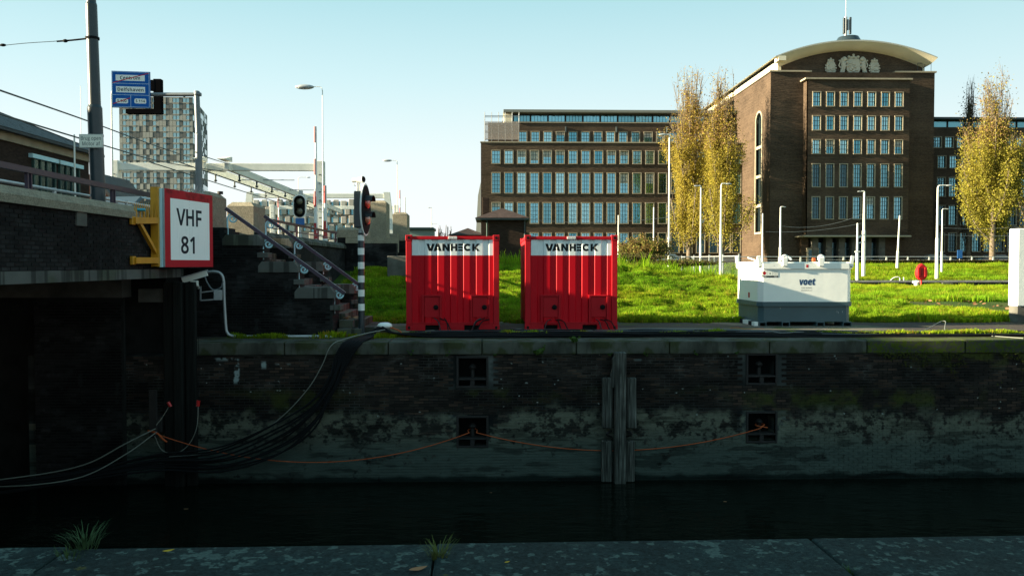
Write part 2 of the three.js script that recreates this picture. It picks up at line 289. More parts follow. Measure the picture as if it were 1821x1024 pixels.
// ------------------------------------------------------------------ lock wall
const wallX0 = -10, wallX1 = 16;
const wallColour = (joint) => (u, v) => { // u: 26 m along the wall, v: 3.5 m up from the bed line
  const X = wallX0 + u * 26, Y = -3.5 + v * 3.5;
  const row = Math.floor((Y + 3.5) / BH), col = Math.floor((X - wallX0) / BL - (row % 2) * .5), hb = hash(col, row, 91), fy = (Y + 3.5) / BH - row;
  const n1 = fbm(X * .8, Y * 1.6, 4096, 4096, 101, 5), n2 = fbm(X * 3 + 40, Y * 3, 4096, 4096, 102, 5), n3 = fbm(X * 9, Y * 9, 4096, 4096, 103, 4), n4 = fbm(X * 5, Y * 12, 4096, 4096, 104, 4);
  let k = .45 + .8 * hb, r = .042 * k, g = .032 * k, b = .027 * k;                    // dark brick
  if (hb > .82) { r *= 1.5; g *= 1.25; b *= 1.1; }
  if (joint) { const m = .25 + 2.2 * sst(n1 * .6 + n2 * .4, .38, .62); r = .042 * m; g = .045 * m; b = .044 * m; } // joints
  const soot = sst(n1, .38, .62) * .6; r *= 1 - soot; g *= 1 - soot; b *= 1 - soot;
  const lime = sst(n3 * .6 + n2 * .5, .66, .78) * sst(Y, -1.5, -1.1) * .35; r += .06 * lime; g += .06 * lime; b += .055 * lime;
  const n0 = fbm(X * .22 + 7, Y * .7, 4096, 4096, 108, 3), moss = sst(n2, .42, .66) * sst(n0, .25, .55) * 1.15 * (sst(Y, -1.75, -1.35) * (1 - sst(Y, -1.3, -.95)) * .75 + sst(Y, -.42, -.1) * .3 + sst(X, -6.3, -5.6) * (1 - sst(X, -3.9, -3)) * sst(Y, -1.75, -1.5) * (1 - sst(Y, -1.25, -1)) * .8 + sst(X + 2 * (n1 - .5), 8.2, 10.5) * sst(Y, -.75, -.35) * .9);  // mossy bands; the yellowish patch near the bridge also paints in warm light
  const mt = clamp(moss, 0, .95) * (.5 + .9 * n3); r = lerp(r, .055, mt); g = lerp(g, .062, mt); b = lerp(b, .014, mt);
  // silt and dried scum below the high-water line, flaking off in patches
  const edge = -1.66 + .5 * (n1 - .5) + .5 * (n2 - .5) + .2 * (n3 - .5), low = 1 - sst(Y, edge - .22, edge + .14);
  if (low > 0) {
    const keep = sst(n2 * .36 + n3 * .40 + .24 * fbm(X * 26, Y * 30, 4096, 4096, 106, 3) + .16 * sst(-Y, 1.9, 2.6), .43, .56), depth = sst(-Y, 1.75, 2.6), fl = .75 + .5 * n4;
    const lr = lerp(.155, .080, depth) * fl, lg = lerp(.155, .100, depth) * fl, lb = lerp(.118, .088, depth) * fl;
    const t = low * (.12 + .88 * keep); r = lerp(r * .8, lr, t); g = lerp(g * .9, lg, t); b = lerp(b, lb, t);
    const st = sst(fbm(X * 1.6, Y * 9, 4096, 4096, 109, 4), .55, .68) * .5 * low; r *= 1 - st; g *= 1 - st; b *= 1 - st;
  }
  const wet = 1 - sst(Y, -3.08 + .12 * (n2 - .5), -2.98 + .12 * (n2 - .5)); r *= 1 - .85 * wet; g *= 1 - .8 * wet; b *= 1 - .8 * wet;
  // old white lime runs near the bridge
  for (const [cx, y0, y1, w] of [[-5.62, -.36, -.95, .07], [-5.02, -.42, -.62, .06], [-5.9, -.34, -.44, .22], [-4.6, -.47, -.53, .2], [3.3, -.4, -.46, .18]]) {
    const d = Math.abs(X - cx + .05 * (n2 - .5)) / (w * (.5 + n3)), m = (1 - sst(d, .6, 1)) * sst(Y, y1, y1 + .1) * (1 - sst(Y, y0 - .03, y0 + .02)) * sst(n3, .35, .5); r = lerp(r, .34, m); g = lerp(g, .40, m); b = lerp(b, .40, m);
  }
  if (hash(Math.floor(X * 34), Math.floor(Y * 34), 55) > .9988 && Y > -1.7) { r = .3; g = .32; b = .31; }
  return [r, g, b];
};
const wallSkin = (t) => { t.wrapS = t.wrapT = THREE.ClampToEdgeWrapping; t.repeat.set(1 / 26, 1 / 3.5); return t; };
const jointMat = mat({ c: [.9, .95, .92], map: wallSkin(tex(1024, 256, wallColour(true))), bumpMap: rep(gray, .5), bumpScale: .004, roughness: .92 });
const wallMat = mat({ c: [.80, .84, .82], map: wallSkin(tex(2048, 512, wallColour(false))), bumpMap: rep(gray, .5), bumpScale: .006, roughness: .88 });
const niches = [[840, 660], [840, 766], [1355, 655], [1355, 758]].map(([u, v]) => P(u, v, 18.9));
{
  const t = thing('lock_wall', 'long dark brick lock wall with pale silt stains below the quay', 'wall', V(0, WATER, WZ));
  const N = .31, holes = niches.map((p) => [p.x - N, p.x + N, p.y - N - .02, p.y + N - .02]);
  const back = holed(-10.2, 40, -5.5, -.285, holes, WZ, .5); back.computeVertexNormals();
  { // uv of the wall texture for the joints behind the bricks
    const q = back.index ? back.toNonIndexed() : back, p = q.attributes.position, uv = new Float32Array(p.count * 2);
    for (let i = 0; i < p.count; i++) { uv[i * 2] = p.getX(i) - wallX0; uv[i * 2 + 1] = p.getY(i) + 3.5; }
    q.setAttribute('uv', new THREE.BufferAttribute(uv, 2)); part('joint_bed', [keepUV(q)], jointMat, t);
  }
  const hit = (a, b, c, d) => holes.some(([x0, x1, y0, y1]) => a + wallX0 < x1 + .06 && b + wallX0 > x0 - .06 && c - 3.5 < y1 + .05 && d - 3.5 > y0 - .05);
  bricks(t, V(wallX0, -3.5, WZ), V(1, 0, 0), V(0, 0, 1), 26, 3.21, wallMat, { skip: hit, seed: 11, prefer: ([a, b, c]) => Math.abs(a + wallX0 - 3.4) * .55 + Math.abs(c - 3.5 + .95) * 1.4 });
  for (const p of niches) { // mooring niches with an iron frame, a post and a sill with two openings
    const f = part('mooring_niche', [bx(p.x - .31, p.x + .31, p.y - .33, p.y + .29, WZ - .52, WZ - .5)], M.dark, t), y0 = p.y - .33, y1 = p.y + .29, z = WZ + .02;
    part('iron_frame', [rbx(p.x - .36, p.x - .31, y0 - .05, y1 + .05, z - .12, z + .01), rbx(p.x + .31, p.x + .36, y0 - .05, y1 + .05, z - .12, z + .01), rbx(p.x - .31, p.x + .31, y1, y1 + .05, z - .12, z), rbx(p.x - .31, p.x + .31, y0 - .05, y0, z - .12, z), rbx(p.x - .31, p.x + .31, y0 + .13, y0 + .17, z - .3, z + .005), rbx(p.x - .05, p.x + .05, y0, y0 + .13, z - .1, z)], M.iron, f);
    part('mooring_post', [cyl(V(p.x, y0 + .17, WZ - .2), V(p.x, y0 + .36, WZ - .2), .05, .045), ball(.085, p.x, y0 + .40, WZ - .2, 1, .75, 1), cyl(V(p.x, y0 + .44, WZ - .2), V(p.x, y0 + .47, WZ - .2), .05, .03)], M.iron, f);
  }
  // coping stones
  const cop = mat({ c: [.75, .76, .72], map: rep(tex(512, 256, (x, y) => { const k = .45 + .9 * fbm(x * 10, y * 5, 10, 5, 81, 5), m = sst(fbm(x * 12, y * 4, 12, 4, 82, 5), .46, .66) * .85, s = 1 - .35 * sst(fbm(x * 22, y * 2, 22, 2, 83, 4), .5, .75); return [lerp(.10, .046, m) * k * s, lerp(.105, .056, m) * k * s, lerp(.09, .020, m) * k * s]; }), 3.3, 1.6), bumpMap: rep(gray, .8), bumpScale: .012, roughness: .93 });
  const mossy = mat({ c: [1, 1, 1], map: rep(tex(512, 256, (x, y) => { const n = fbm(x * 60, y * 30, 60, 30, 84, 3), m = sst(n, .40, .6), k = .5 + .8 * fbm(x * 8, y * 4, 8, 4, 85, 4); return [lerp(.075, .085, m) * k, lerp(.075, .12, m) * k, lerp(.06, .012, m) * k]; }), 2.4, 1.2), bumpMap: rep(gray, .25), bumpScale: .03, roughness: 1 });
  const js = [300, 340, 505, 690, 857, 1025, 1191, 1369, 1543, 1718, 1895, 2060, 2220].map((u) => P(u, 620, 18.85).x); const R = rng(5);
  for (let i = 1; i < js.length - 1; i++) part('coping_stone', [rbx(js[i] + .006, js[i + 1] - .006, -.285, .004 + R() * .012, WZ - .78, WZ + .05 + R() * .012, .03)], i >= 8 ? mossy : cop, t, i >= 8 ? { label: 'moss covered coping stone' } : {});
}
// weeds rooted in the wall and along the coping
function tuft(name, label, cat, at, n, len, spread, m, seed, group, droop = .8) {
  const R = rng(seed), gs = [];
  for (let i = 0; i < n; i++) {
    const a = R() * 6.28, l = len * (.45 + .7 * R()), s = spread * R(), q = new MB(), w = len * .009 + .0022, dx = Math.cos(a), dz = Math.sin(a), b = V(at.x + dx * s * .3, at.y, at.z + dz * s * .3), side = V(-dz, 0, dx).multiplyScalar(w);
    let p = b.clone(), k = 4; for (let j = 0; j < k; j++) { const t = (j + 1) / k, out = (.25 + droop * 1.6 * t * R()) * l / k, up = l / k * (1 - droop * t * t * 1.3 * R()); const nx = p.clone().add(V(dx * out, up, dz * out)), w0 = 1 - j / k * .8, w1 = 1 - t * .95; q.quad(p.clone().sub(side.clone().multiplyScalar(w0)), p.clone().add(side.clone().multiplyScalar(w0)), nx.clone().add(side.clone().multiplyScalar(w1)), nx.clone().sub(side.clone().multiplyScalar(w1)), [[0, 0], [1, 0], [1, 1], [0, 1]]); p = nx; }
    gs.push(q.geo());
  }
  return solo(name, gs, m, label, cat, at.clone(), group);
}
function herb(label, at, n, len, seed, group) { // small leafy weed
  const R = rng(seed), gs = [], st = [];
  for (let i = 0; i < n; i++) {
    const a = R() * 6.28, l = len * (.4 + .7 * R()), e = V(at.x + Math.cos(a) * l * .6, at.y + l * (.5 + .6 * R()), at.z + Math.abs(Math.sin(a)) * l * .35);
    st.push(cyl(at, e, len * .02, len * .012, 4));
    for (let j = 0; j < 4; j++) { const t = .4 + .6 * j / 3, c = at.clone().lerp(e, t), s = len * .17 * (.6 + R()); gs.push(new THREE.CircleGeometry(s, 6).scale(1, .6, 1).rotateX(-1 + R() * 1.6).rotateY(R() * 6).translate(c.x + (R() - .5) * s, c.y, c.z + (R() - .5) * s)); }
  }
  const t = thing('weed', label, 'weed', at.clone(), group); part('leaves', gs, M.weed, t); part('stem', st, M.weed, t); return t;
}
herb('bright green weed sprouting from the coping under the second red container', P(1020, 610, 18.8), 6, .22, 3);
herb('trailing weed hanging in the joint below the coping, beside the sprouting one', P(957, 632, 18.8), 9, .24, 4);
[[880, 633, 5, 'just past the first upper niche'], [795, 634, 6, 'just before the first upper niche'], [730, 632, 7, 'under the start of the first container'], [1085, 634, 8, 'touching the timber post on the container side'], [1150, 634, 9, 'past the timber post'], [1240, 632, 10, 'midway from timber post to second upper niche'], [1310, 630, 12, 'just before the second upper niche']].forEach(([u, v, s, l]) => herb('small weed in the joint below the coping, ' + l, P(u, v, 18.82), 5, .11, s, 'weeds in the coping joint'));
{ // creeping moss and leaves at the sunny end of the wall
  const R = rng(77), gs = [];
  for (let i = 0; i < 900; i++) { const u = 1560 + 300 * Math.pow(R(), .7), v = 628 + 58 * R() * R() * clamp((u - 1540) / 160); if (fbm(u * .03, v * .06, 4096, 4096, 5, 3) < .47) continue; const p = P(u, v, 18.84), s = .010 + .016 * R(); gs.push(new THREE.CircleGeometry(s, 5).rotateX(-.6 + R()).rotateY((R() - .5)).translate(p.x, p.y, p.z + R() * .04)); }
  solo('moss', gs, mat({ c: [.034, .040, .007], roughness: 1, side: THREE.DoubleSide }), 'thick yellow green moss hanging below the coping stones', 'moss', V(9, -.4, WZ), undefined, 'stuff');
}
// timber fender on the wall
{
  const c = P(1103, 760, 18.7), t = thing('timber_fender', 'weathered grey timber fender of one post and four planks on the lock wall', 'fender', V(c.x, WATER, WZ + .1));
  const X = (u) => P(u, 700, 18.6).x, Y = (v) => P(1100, v, 18.6).y;
  part('post', [rbx(X(1094), X(1114), Y(870), Y(627), WZ + .06, WZ + .32, .025), prism([[X(1088), Y(690)], [X(1094), Y(690)], [X(1095), Y(632)], [X(1090), Y(640)], [X(1091), Y(655)], [X(1087), Y(668)]], .12).translate(0, 0, WZ + .1)], M.wood, t);
  for (const [a, b, y0, y1] of [[1074, 1092, 764, 673], [1115, 1133, 764, 673], [1072, 1091, 860, 786], [1114, 1131, 860, 786]]) part('plank', [rbx(X(a), X(b), Y(y0), Y(y1), -.08, .08, .03).translate(-X((a + b) / 2), 0, 0).rotateZ((a % 3 - 1) * .008).translate(X((a + b) / 2), 0, WZ + .12 + (a % 2) * .02)], M.wood, t);
  for (const i of [0, 1]) part('bracket', [tube([V(X(i ? 1116 : 1090), Y(769), WZ + .1), V(X(i ? 1126 : 1080), Y(773), WZ + .22), V(X(i ? 1116 : 1090), Y(780), WZ + .1)], .025, 10, 5)], M.iron, t);
}
// dark timbers where the wall runs under the bridge
{
  const X = (u) => P(u, 700, 18.5).x, t = thing('dark_timber_fender', 'black wet timber baulks where the lock wall meets the bridge', 'fender', V(X(310), WATER, WZ + .2));
  for (const [a, b, d] of [[284, 303, .18], [304, 320, .26], [322, 341, .15]]) part('baulk', [rbx(X(a), X(b), -4.6, 1.35, WZ + .03, WZ + .03 + d, .03)], M.woodDark, t);
  part('iron_box', [rbx(X(262), X(282), -1.95, -1.6, WZ + .02, WZ + .28, .02)], M.iron, t); part('bearing_stone', [rbx(X(236), X(290), .9, 1.2, WZ - .02, WZ + .1, .02)], M.concrete, t);
  part('rail_post', [rbx(X(262), X(276), -2.05, -1.0, WZ + .3, WZ + .36, .01)], M.iron, t);
}

// ------------------------------------------------------------------ this side: coping underfoot
{
  const lich = tex(2048, 512, (x, y) => { // 8 m along the edge by 2 m: dark gritty stone with grey-green lichen in colonies
    const X = x * 8 - 4, Z = -6 + y * 2, k = .6 + .8 * fbm(x * 24, y * 6, 24, 6, 111, 5), grit = hash(x * 2048, y * 512, 3), g2 = fbm(x * 400, y * 100, 400, 100, 112, 2), gg = .3 + 1.1 * g2 + .35 * (grit - .5) + (grit > .965 ? .9 : 0);
    let r = .021 * k * gg, g = .040 * k * gg, b = .040 * k * gg;
    const warm = sst(fbm(x * 9, y * 3, 9, 3, 119, 3), .5, .7) * .35; r += .012 * warm * gg; g += .003 * warm * gg;
    const spot = (cx, cz, sx, sz) => Math.exp(-(((X - cx) / sx) ** 2) - ((Z - cz) / sz) ** 2), area = Math.max(spot(-1.55, -5.02, .42, .17), .85 * spot(-3.05, -5.0, .3, .2), .8 * spot(-1.0, -5.0, .22, .12), .55 * spot(1.45, -5.12, .35, .16), .5 * spot(.3, -4.95, .3, .15), .45 * spot(2.4, -5.0, .3, .2));
    const n = fbm(x * 150, y * 38, 150, 38, 114, 6), edge = fbm(x * 600, y * 150, 600, 150, 117, 2), l = sst(n + .19 * area + .12 * (edge - .5), .665, .715), inner = .6 + .8 * edge;
    r = lerp(r, .095 * inner, l * .9); g = lerp(g, .135 * inner, l * .9); b = lerp(b, .122 * inner, l * .9);
    const cx = x * 110, cy = y * 28, ci = Math.floor(cx), cj = Math.floor(cy); // small separate rosettes
    for (let a = -1; a < 2; a++) for (let c = -1; c < 2; c++) { const p = (ci + a + 110) % 110, q = (cj + c + 28) % 28; if (hash(p, q, 7) < .9) continue; const dx = ci + a + hash(p, q, 8) - cx, dy = cj + c + hash(p, q, 9) - cy, an = Math.atan2(dy, dx), R0 = (.08 + .34 * hash(p, q, 10) ** 2) * (1 + .22 * Math.sin(an * 5 + p) + .15 * Math.sin(an * 9 + q)), d = Math.sqrt(dx * dx + dy * dy) + .16 * (edge - .5); if (d < R0) { const t = sst(R0 - d, 0, .05) * (.45 + .45 * hash(p, q, 13)) * (.55 + .45 * sst(d / R0, .2, .9)), yl = hash(p, q, 12) > .95; r = lerp(r, (yl ? .16 : .08) * inner, t); g = lerp(g, (yl ? .13 : .11) * inner, t); b = lerp(b, (yl ? .02 : .095) * inner, t); } }
    return [r, g, b];
  });
  lich.repeat.set(1 / 8, 1 / 2); lich.offset.set(.5, 3);
  const m = mat({ c: [.85, .88, .86], map: lich, bumpMap: rep(gray, .3), bumpScale: .012, roughness: .92 });
  const t = thing('coping', 'lichen spotted dark stone coping along the edge of the lock underfoot', 'stone coping', V(0, 0, -4.7));
  const x0 = [-9, -7, P(122, 985, 5.2).x, P(777, 985, 5.2).x, P(1440, 970, 5.3).x, 4.4, 6.8], yaw = [.012, .012, .012, .012, -.010, -.010, -.010];
  for (let i = 0; i < 6; i++) { const w = x0[i + 1] - x0[i] - .012, zf = i < 4 ? -5.2 - .0 * i : -5.27, g = rbox(w, .35, 1.5, 0, -.175, 0, .018, 2).rotateY(i < 3 ? .012 : .014).translate((x0[i] + x0[i + 1]) / 2, 0, (i < 3 ? -5.21 : -5.235 - ((x0[i] + x0[i + 1]) / 2 - x0[3]) * .014) + .75); part('coping_stone', [g], m, t); }
  struct('near_quay', [bx(-60, 60, -6, -.02, -4.0, 60), bx(-36, 40, -6, -.36, -5.0, -4)], M.asphalt, 'quay on this side of the lock');
  tuft('grass_tuft', 'long bladed grass tuft growing from the coping joint beside the lichen', 'grass tuft', P(150, 974, 5.2), 80, .17, .3, mat({ c: [.045, .085, .035], roughness: .8, side: THREE.DoubleSide }), 21);
  tuft('grass_tuft', 'low green weeds in the coping joint in front of the long grass', 'grass tuft', P(118, 992, 4.95), 40, .07, .3, mat({ c: [.04, .07, .02], roughness: .8, side: THREE.DoubleSide }), 24);
  tuft('grass_tuft', 'small yellowish grass tuft in the middle coping joint', 'grass tuft', P(780, 992, 5.0), 70, .13, .2, mat({ c: [.10, .12, .03], roughness: .8, side: THREE.DoubleSide }), 22);
  tuft('grass_tuft', 'tiny bright green moss tuft low on the coping', 'grass tuft', P(1512, 1019, 4.7), 26, .045, .12, M.weed, 23);
  const leaf = (u, v, d, s, m, label) => { const p = P(u, v, d); const sh = new THREE.Shape(); sh.moveTo(-s, 0); sh.quadraticCurveTo(-.3 * s, .75 * s, s, .08 * s); sh.quadraticCurveTo(-.2 * s, -.6 * s, -s, 0); const g = new THREE.ShapeGeometry(sh, 6); const q = g.attributes.position; for (let i = 0; i < q.count; i++) q.setZ(i, .25 * q.getY(i) ** 2 / s + .12 * Math.abs(q.getX(i))); g.computeVertexNormals(); solo('fallen_leaf', [g.rotateX(-Math.PI / 2 + .1).rotateY(.5).translate(p.x, .012, p.z)], m, label, 'leaf', V(p.x, .01, p.z)); };
  leaf(299, 982, 5.1, .036, M.leafYellow, 'yellow fallen leaf lying on the dark coping');
  leaf(744, 1016, 4.75, .06, M.leafBrown, 'brown curled fallen leaf at the lower edge of the coping');
  leaf(902, 1006, 4.85, .02, M.leafYellow, 'small yellow leaf fragment on the coping, beyond the brown leaf');
}

// ------------------------------------------------------------------ bridge, stairs, parapets
const dirtBrick = (seed) => mat({ c: [.85, .88, .87], map: rep(tex(1024, 256, (x, y) => { // 8 m by 2 m
  const X = x * 8, Y = y * 2, row = Math.floor(Y / BH), col = Math.floor(X / BL - (row % 2) * .5), hb = hash(col, row, seed), k = (.45 + .8 * hb) * (1.1 - .75 * sst(fbm(x * 9, y * 4, 9, 4, seed, 4), .4, .65)), l = sst(fbm(x * 40, y * 10, 40, 10, seed + 1, 4), .62, .78) * .5;
  return [.021 * k + .026 * l, .020 * k + .029 * l, .020 * k + .029 * l];
}), 8, 2), bumpMap: rep(gray, .5), bumpScale: .005, roughness: .85 });
const bridgeBrick = dirtBrick(131), stairBrick = dirtBrick(151);
const sooty = mat({ c: [.8, .82, .8], map: rep(tex(512, 256, (x, y) => { const k = .6 + .8 * fbm(x * 8, y * 6, 8, 6, 141, 5), s = 1 - .55 * sst(fbm(x * 34, y * 1, 34, 1, 142, 3), .48, .62), g = sst(fbm(x * 6, y * 2, 6, 2, 143, 3), .5, .7) * .5; return [lerp(.12, .07, g) * k * s, lerp(.12, .08, g) * k * s, lerp(.11, .04, g) * k * s]; }), 4, 2), bumpMap: rep(gray, .8), bumpScale: .008, roughness: .93 });
{
  const t = thing('road_bridge', 'dark brick and concrete road bridge crossing the lock beside the channel sign', 'bridge', V(BX, 0, -12));
  part('deck', [bx(-34, BX - .5, 1.46, 2.2, -24, -3.5)], M.mortar, t);
  part('fascia_beam', [bx(BX - .5, BX + .03, 1.455, 1.64, -19.05, -3.5)], sooty, t);
  part('underside_lintel', [bx(-34, BX - 1.3, 1.0, 1.458, -19.6, -18.95)], M.concrete, t);
  const wall = part('parapet', [bx(BX - .42, BX - .014, 1.642, 2.62, -24, -3.5)], M.mortar, t);
  bricks(wall, V(BX - .014, 1.642, -8.5), V(0, 0, -1), V(1, 0, 0), 11.6, .97, bridgeBrick, { seed: 31, single: 300, prefer: ([a]) => Math.abs(a - 6.2) });
  let z = -8.1; for (const l of [3.2, 3.0, 3.1, 2.95]) { // cap stones with a weathered slope
    part('cap_stone', [prism([[BX - .46, 2.622], [BX + .06, 2.622], [BX + .06, 2.74], [BX - .06, 2.865], [BX - .40, 2.865], [BX - .46, 2.78]], l - .014, .006).translate(0, 0, z - l + .007)], M.aggregate, t); z -= l;
  }
  part('weep_stone', [rbx(BX - .02, BX + .03, 2.38, 2.615, -14.55, -14.2)], M.concrete, t);
  part('abutment', [bx(-34, BX - .52, -5, 1.44, -24, -19.45)], M.mortar, t);
  part('far_abutment', [bx(-34, -9, -5, 1.44, -5.2, -1)], M.mortar, t);
  const ab = part('abutment_face', [bx(-10, -8.05, -3.3, 1.0, -18.88, -18.8)], M.mortar, t);
  bricks(ab, V(-10, -3.3, -18.8), V(1, 0, 0), V(0, 0, 1), 1.9, 4.2, stairBrick, { seed: 33, single: 0 });
  struct('road', [bx(-40, BX - .55, 1.0, 2.204, -150, -24.01), bx(-40, BX - .45, 2.205, 2.21, -24, -3.5), bx(-40, -10, .5, 2.2, -3.45, 70)], M.asphalt, 'road leading over the bridge');
  const rail = thing('bridge_handrail', 'dark purple handrail on short posts along the bridge parapet', 'railing', V(BX - .2, 2.86, -14));
  part('top_rail', [bar(V(BX - .2, 3.18, -8), V(BX - .2, 3.18, -20.2), .075, .09)], M.purple, rail);
  for (const u of [65, 210]) { const zz = 6.65 * -1500 / (u - 868) * -1, x = BX - .2, d = -x * 1500 / (868 - u); part('post', [bar(V(x, 2.86, -d - .04), V(x, 3.15, -d - .04), .03, .05), bar(V(x, 2.86, -d + .06), V(x, 3.15, -d + .06), .03, .05), bx(x - .05, x + .05, 2.862, 2.90, -d - .1, -d + .1)], M.purple, rail); }
  const g = thing('guard_rail', 'thin pale guard rail behind the purple bridge handrail', 'railing', V(-8.3, 2.2, -14));
  part('rail', [cyl(V(-8.3, 3.16, -8), V(-8.3, 3.16, -22), .03), cyl(V(-8.3, 2.86, -8), V(-8.3, 2.86, -22), .03)], M.galv, g); for (const zz of [-10, -13.2, -16.4, -19.6]) part('post', [cyl(V(-8.3, 2.2, zz), V(-8.3, 3.2, zz), .035)], M.galv, g);
}
// granite piers; chamfered tops
function pier(label, x0, x1, y0, y1, z0, z1, yb) {
  const t = thing('stone_pier', label, 'pier', V((x0 + x1) / 2, y0, (z0 + z1) / 2)), c = .12;
  part('block', [rbx(x0, x1, yb ?? y0, y1 - c, z0, z1, .015)], M.aggregate, t);
  const top = new THREE.BufferGeometry(), v = [[x0, y1 - c, z0], [x1, y1 - c, z0], [x1, y1 - c, z1], [x0, y1 - c, z1], [x0 + c, y1, z0 - c], [x1 - c, y1, z0 - c], [x1 - c, y1, z1 + c], [x0 + c, y1, z1 + c]];
  const q = new MB(), p = v.map((a) => V(...a)), uv = [[0, 0], [1, 0], [1, .2], [0, .2]];
  for (const [a, b, d, e] of [[0, 1, 5, 4], [1, 2, 6, 5], [2, 3, 7, 6], [3, 0, 4, 7], [4, 5, 6, 7]]) q.quad(p[a], p[b], p[d], p[e], uv);
  const gg = q.geo(); gg.userData.uv = false; part('cap', [gg], M.aggregate, t);
  if (yb !== undefined) part('plinth', [bx(x0 + .03, x1 - .03, y0, yb, z1 + .03, z0 - .03)], stairBrick, t);
  return t;
}
{
  const A = pier('stout gravelly stone pier behind the channel sign', -7.3, -6.62, 0, 3.5, -20.45, -21.55, 2.62);
  part('iron_knob', [cyl(V(-6.7, 3.49, -21.3), V(-6.7, 3.56, -21.3), .07)], M.iron, A);
  pier('gravelly stone pier at the head of the stairs, beyond the first', -7.2, -6.46, 0, 3.46, -23.45, -24.65, 2.4);
}
{ // the stairs down to the quay
  const t = thing('staircase', 'brick sided stone staircase with stepped coping descending from the bridge to the quay', 'staircase', V(-5, 0, -22));
  const lv = [[-7.35, -6.3, 2.62], [-6.3, -5.46, 2.19], [-5.46, -4.6, 1.55], [-4.6, -3.74, .93]];
  for (const [z, thick, first, name] of [[-20.3, .9, 1, 'front'], [-23.45, .8, 0, 'rear']]) {
    const w = part('side_wall', lv.map(([a, b, y]) => bx(a, b - .0015, 0, y, z - thick, z - .014)), M.mortar, t);
    if (first) bricks(w, V(-7.35, 0, z - .014), V(1, 0, 0), V(0, 0, 1), 3.61, 2.6, stairBrick, { seed: 41, single: 0, skip: (a, b, c, d) => lv.some(([p, q, y]) => (a + b) / 2 - 7.35 > p && (a + b) / 2 - 7.35 <= q && d > y) || b - 7.35 > -3.75 });
    else bricks(w, V(-6.3, .0, z - .014), V(1, 0, 0), V(0, 0, 1), 2.56, 2.2, stairBrick, { seed: 43, single: 0, skip: (a, b, c, d) => lv.some(([p, q, y]) => (a + b) / 2 - 6.3 > p && (a + b) / 2 - 6.3 <= q && d > y) });
    bricks(w, V(-3.755, 0, z - .02), V(0, 0, -1), V(1, 0, 0), thick - .03, .93, stairBrick, { seed: 45, single: 0 });
    for (const [a, b, y] of lv.slice(1)) { // coping blocks, sloped shoulders
      part('coping_stone', [prism([[a - .03, y + .002], [b + .03, y + .002], [b + .03, y + .14], [b - .05, y + .25], [a + .05, y + .25], [a - .03, y + .15]], thick + .06, .008).translate(0, 0, z - thick - .03)], sooty, t);
      part('ledge_stone', [rbx(b - .06, b + .19, y - .29, y - .17, z - .4, z + .03, .012)], sooty, t);
    }
  }
  for (let i = 0; i < 14; i++) part('step', [rbx(-6.6 + i * .25, -6.34 + i * .25 + (i > 11 ? .18 * (i - 11) : 0), 0, 2.38 - i * .17, -23.4 - (i > 11 ? -.3 : 0), -21.22, .012)], sooty, t);
  part('bottom_step', [rbx(-3.7, -3.1, 0, .17, -22.4, -20.6, .015), rbx(-3.7, -3.35, .17, .36, -22.3, -20.9, .015)], sooty, t);
  for (const [z, x0, y0, x1, y1] of [[-20.6, -6.35, 3.09, -3.5, 1.03], [-23.62, -6.22, 3.08, -3.58, 1.15]]) {
    const h = part('handrail', [bar(V(x0, y0, z), V(x1, y1, z), .07, .085)], M.purple, t);
    for (let i = 0; i < 4; i++) { // curled wrought iron brackets
      const k = (i + .06) / 3.35, x = lerp(x0, x1, k) + .08, y = lerp(y0, y1, k) - .22, pts = [V(x - .09, y - .42, z), V(x - .09, y - .1, z)];
      for (let a = 0; a <= 26; a++) { const an = Math.PI - a * .42, r = .125 * (1 - a / 32); pts.push(V(x + .035 + Math.cos(an) * r, y + .01 + Math.sin(an) * r, z)); }
      part('scroll_bracket', [tube(pts, .024, 70, 5), rbox(.05, .05, .05, x - .09, y - .42, z)], M.scroll, h);
    }
  }
}
solo('fallen_leaves', (() => { const R = rng(3), g = []; for (let i = 0; i < 45; i++) { const x = -3.6 + R() * .45, z = -21 - R() * .6; g.push(new THREE.CircleGeometry(.04, 5).scale(1, .6, 1).rotateX(-1.4 + R() * .9).rotateY(R() * 6).translate(x, .375 + R() * .05, z)); } return g; })(), mat({ c: [.28, .15, .08], roughness: .9, side: THREE.DoubleSide }), 'heap of dry leaves on the lowest stair', 'fallen leaves', V(-3.4, .36, -21.3), undefined, 'stuff');
{ // parapet of the approach road beyond the stairs
  const t = thing('approach_parapet', 'brick approach parapet with stone cap running back from the stairs', 'parapet wall', V(-6.5, 0, -30));
  part('wall', [bx(-6.95, -6.50, 0, 2.45, -38.4, -24.7)], stairBrick, t);
  for (let i = 0; i < 5; i++) part('cap_stone', [prism([[-7.0, 2.452], [-6.42, 2.452], [-6.42, 2.55], [-6.54, 2.68], [-6.92, 2.68], [-7.0, 2.6]], 2.7, .006).translate(0, 0, -27.42 - i * 2.72)], sooty, t);
  part('return_wall', [bx(-6.5, -4.2, 0, 2.7, -39.2, -38.6)], stairBrick, t); part('plinth_band', [bx(-6.5, -4.2, 2.702, 2.95, -39.22, -38.57)], M.aggregate, t);
  const r = thing('approach_handrail', 'purple handrail on the approach parapet below the small signal light', 'railing', V(-6.7, 2.68, -30));
  part('top_rail', [bar(V(-6.7, 3.1, -24.7), V(-6.7, 3.12, -37.5), .06, .08)], M.maroon, r); part('lower_rail', [cyl(V(-6.7, 2.86, -24.7), V(-6.7, 2.86, -37.5), .02)], M.maroon, r);
  for (const z of [-25.6, -29.7, -33.4, -37.2]) part('post', [bar(V(-6.7, 2.68, z), V(-6.7, 3.08, z), .06, .06)], M.maroon, r);
}
const NW = P(628, 420, 38.6);
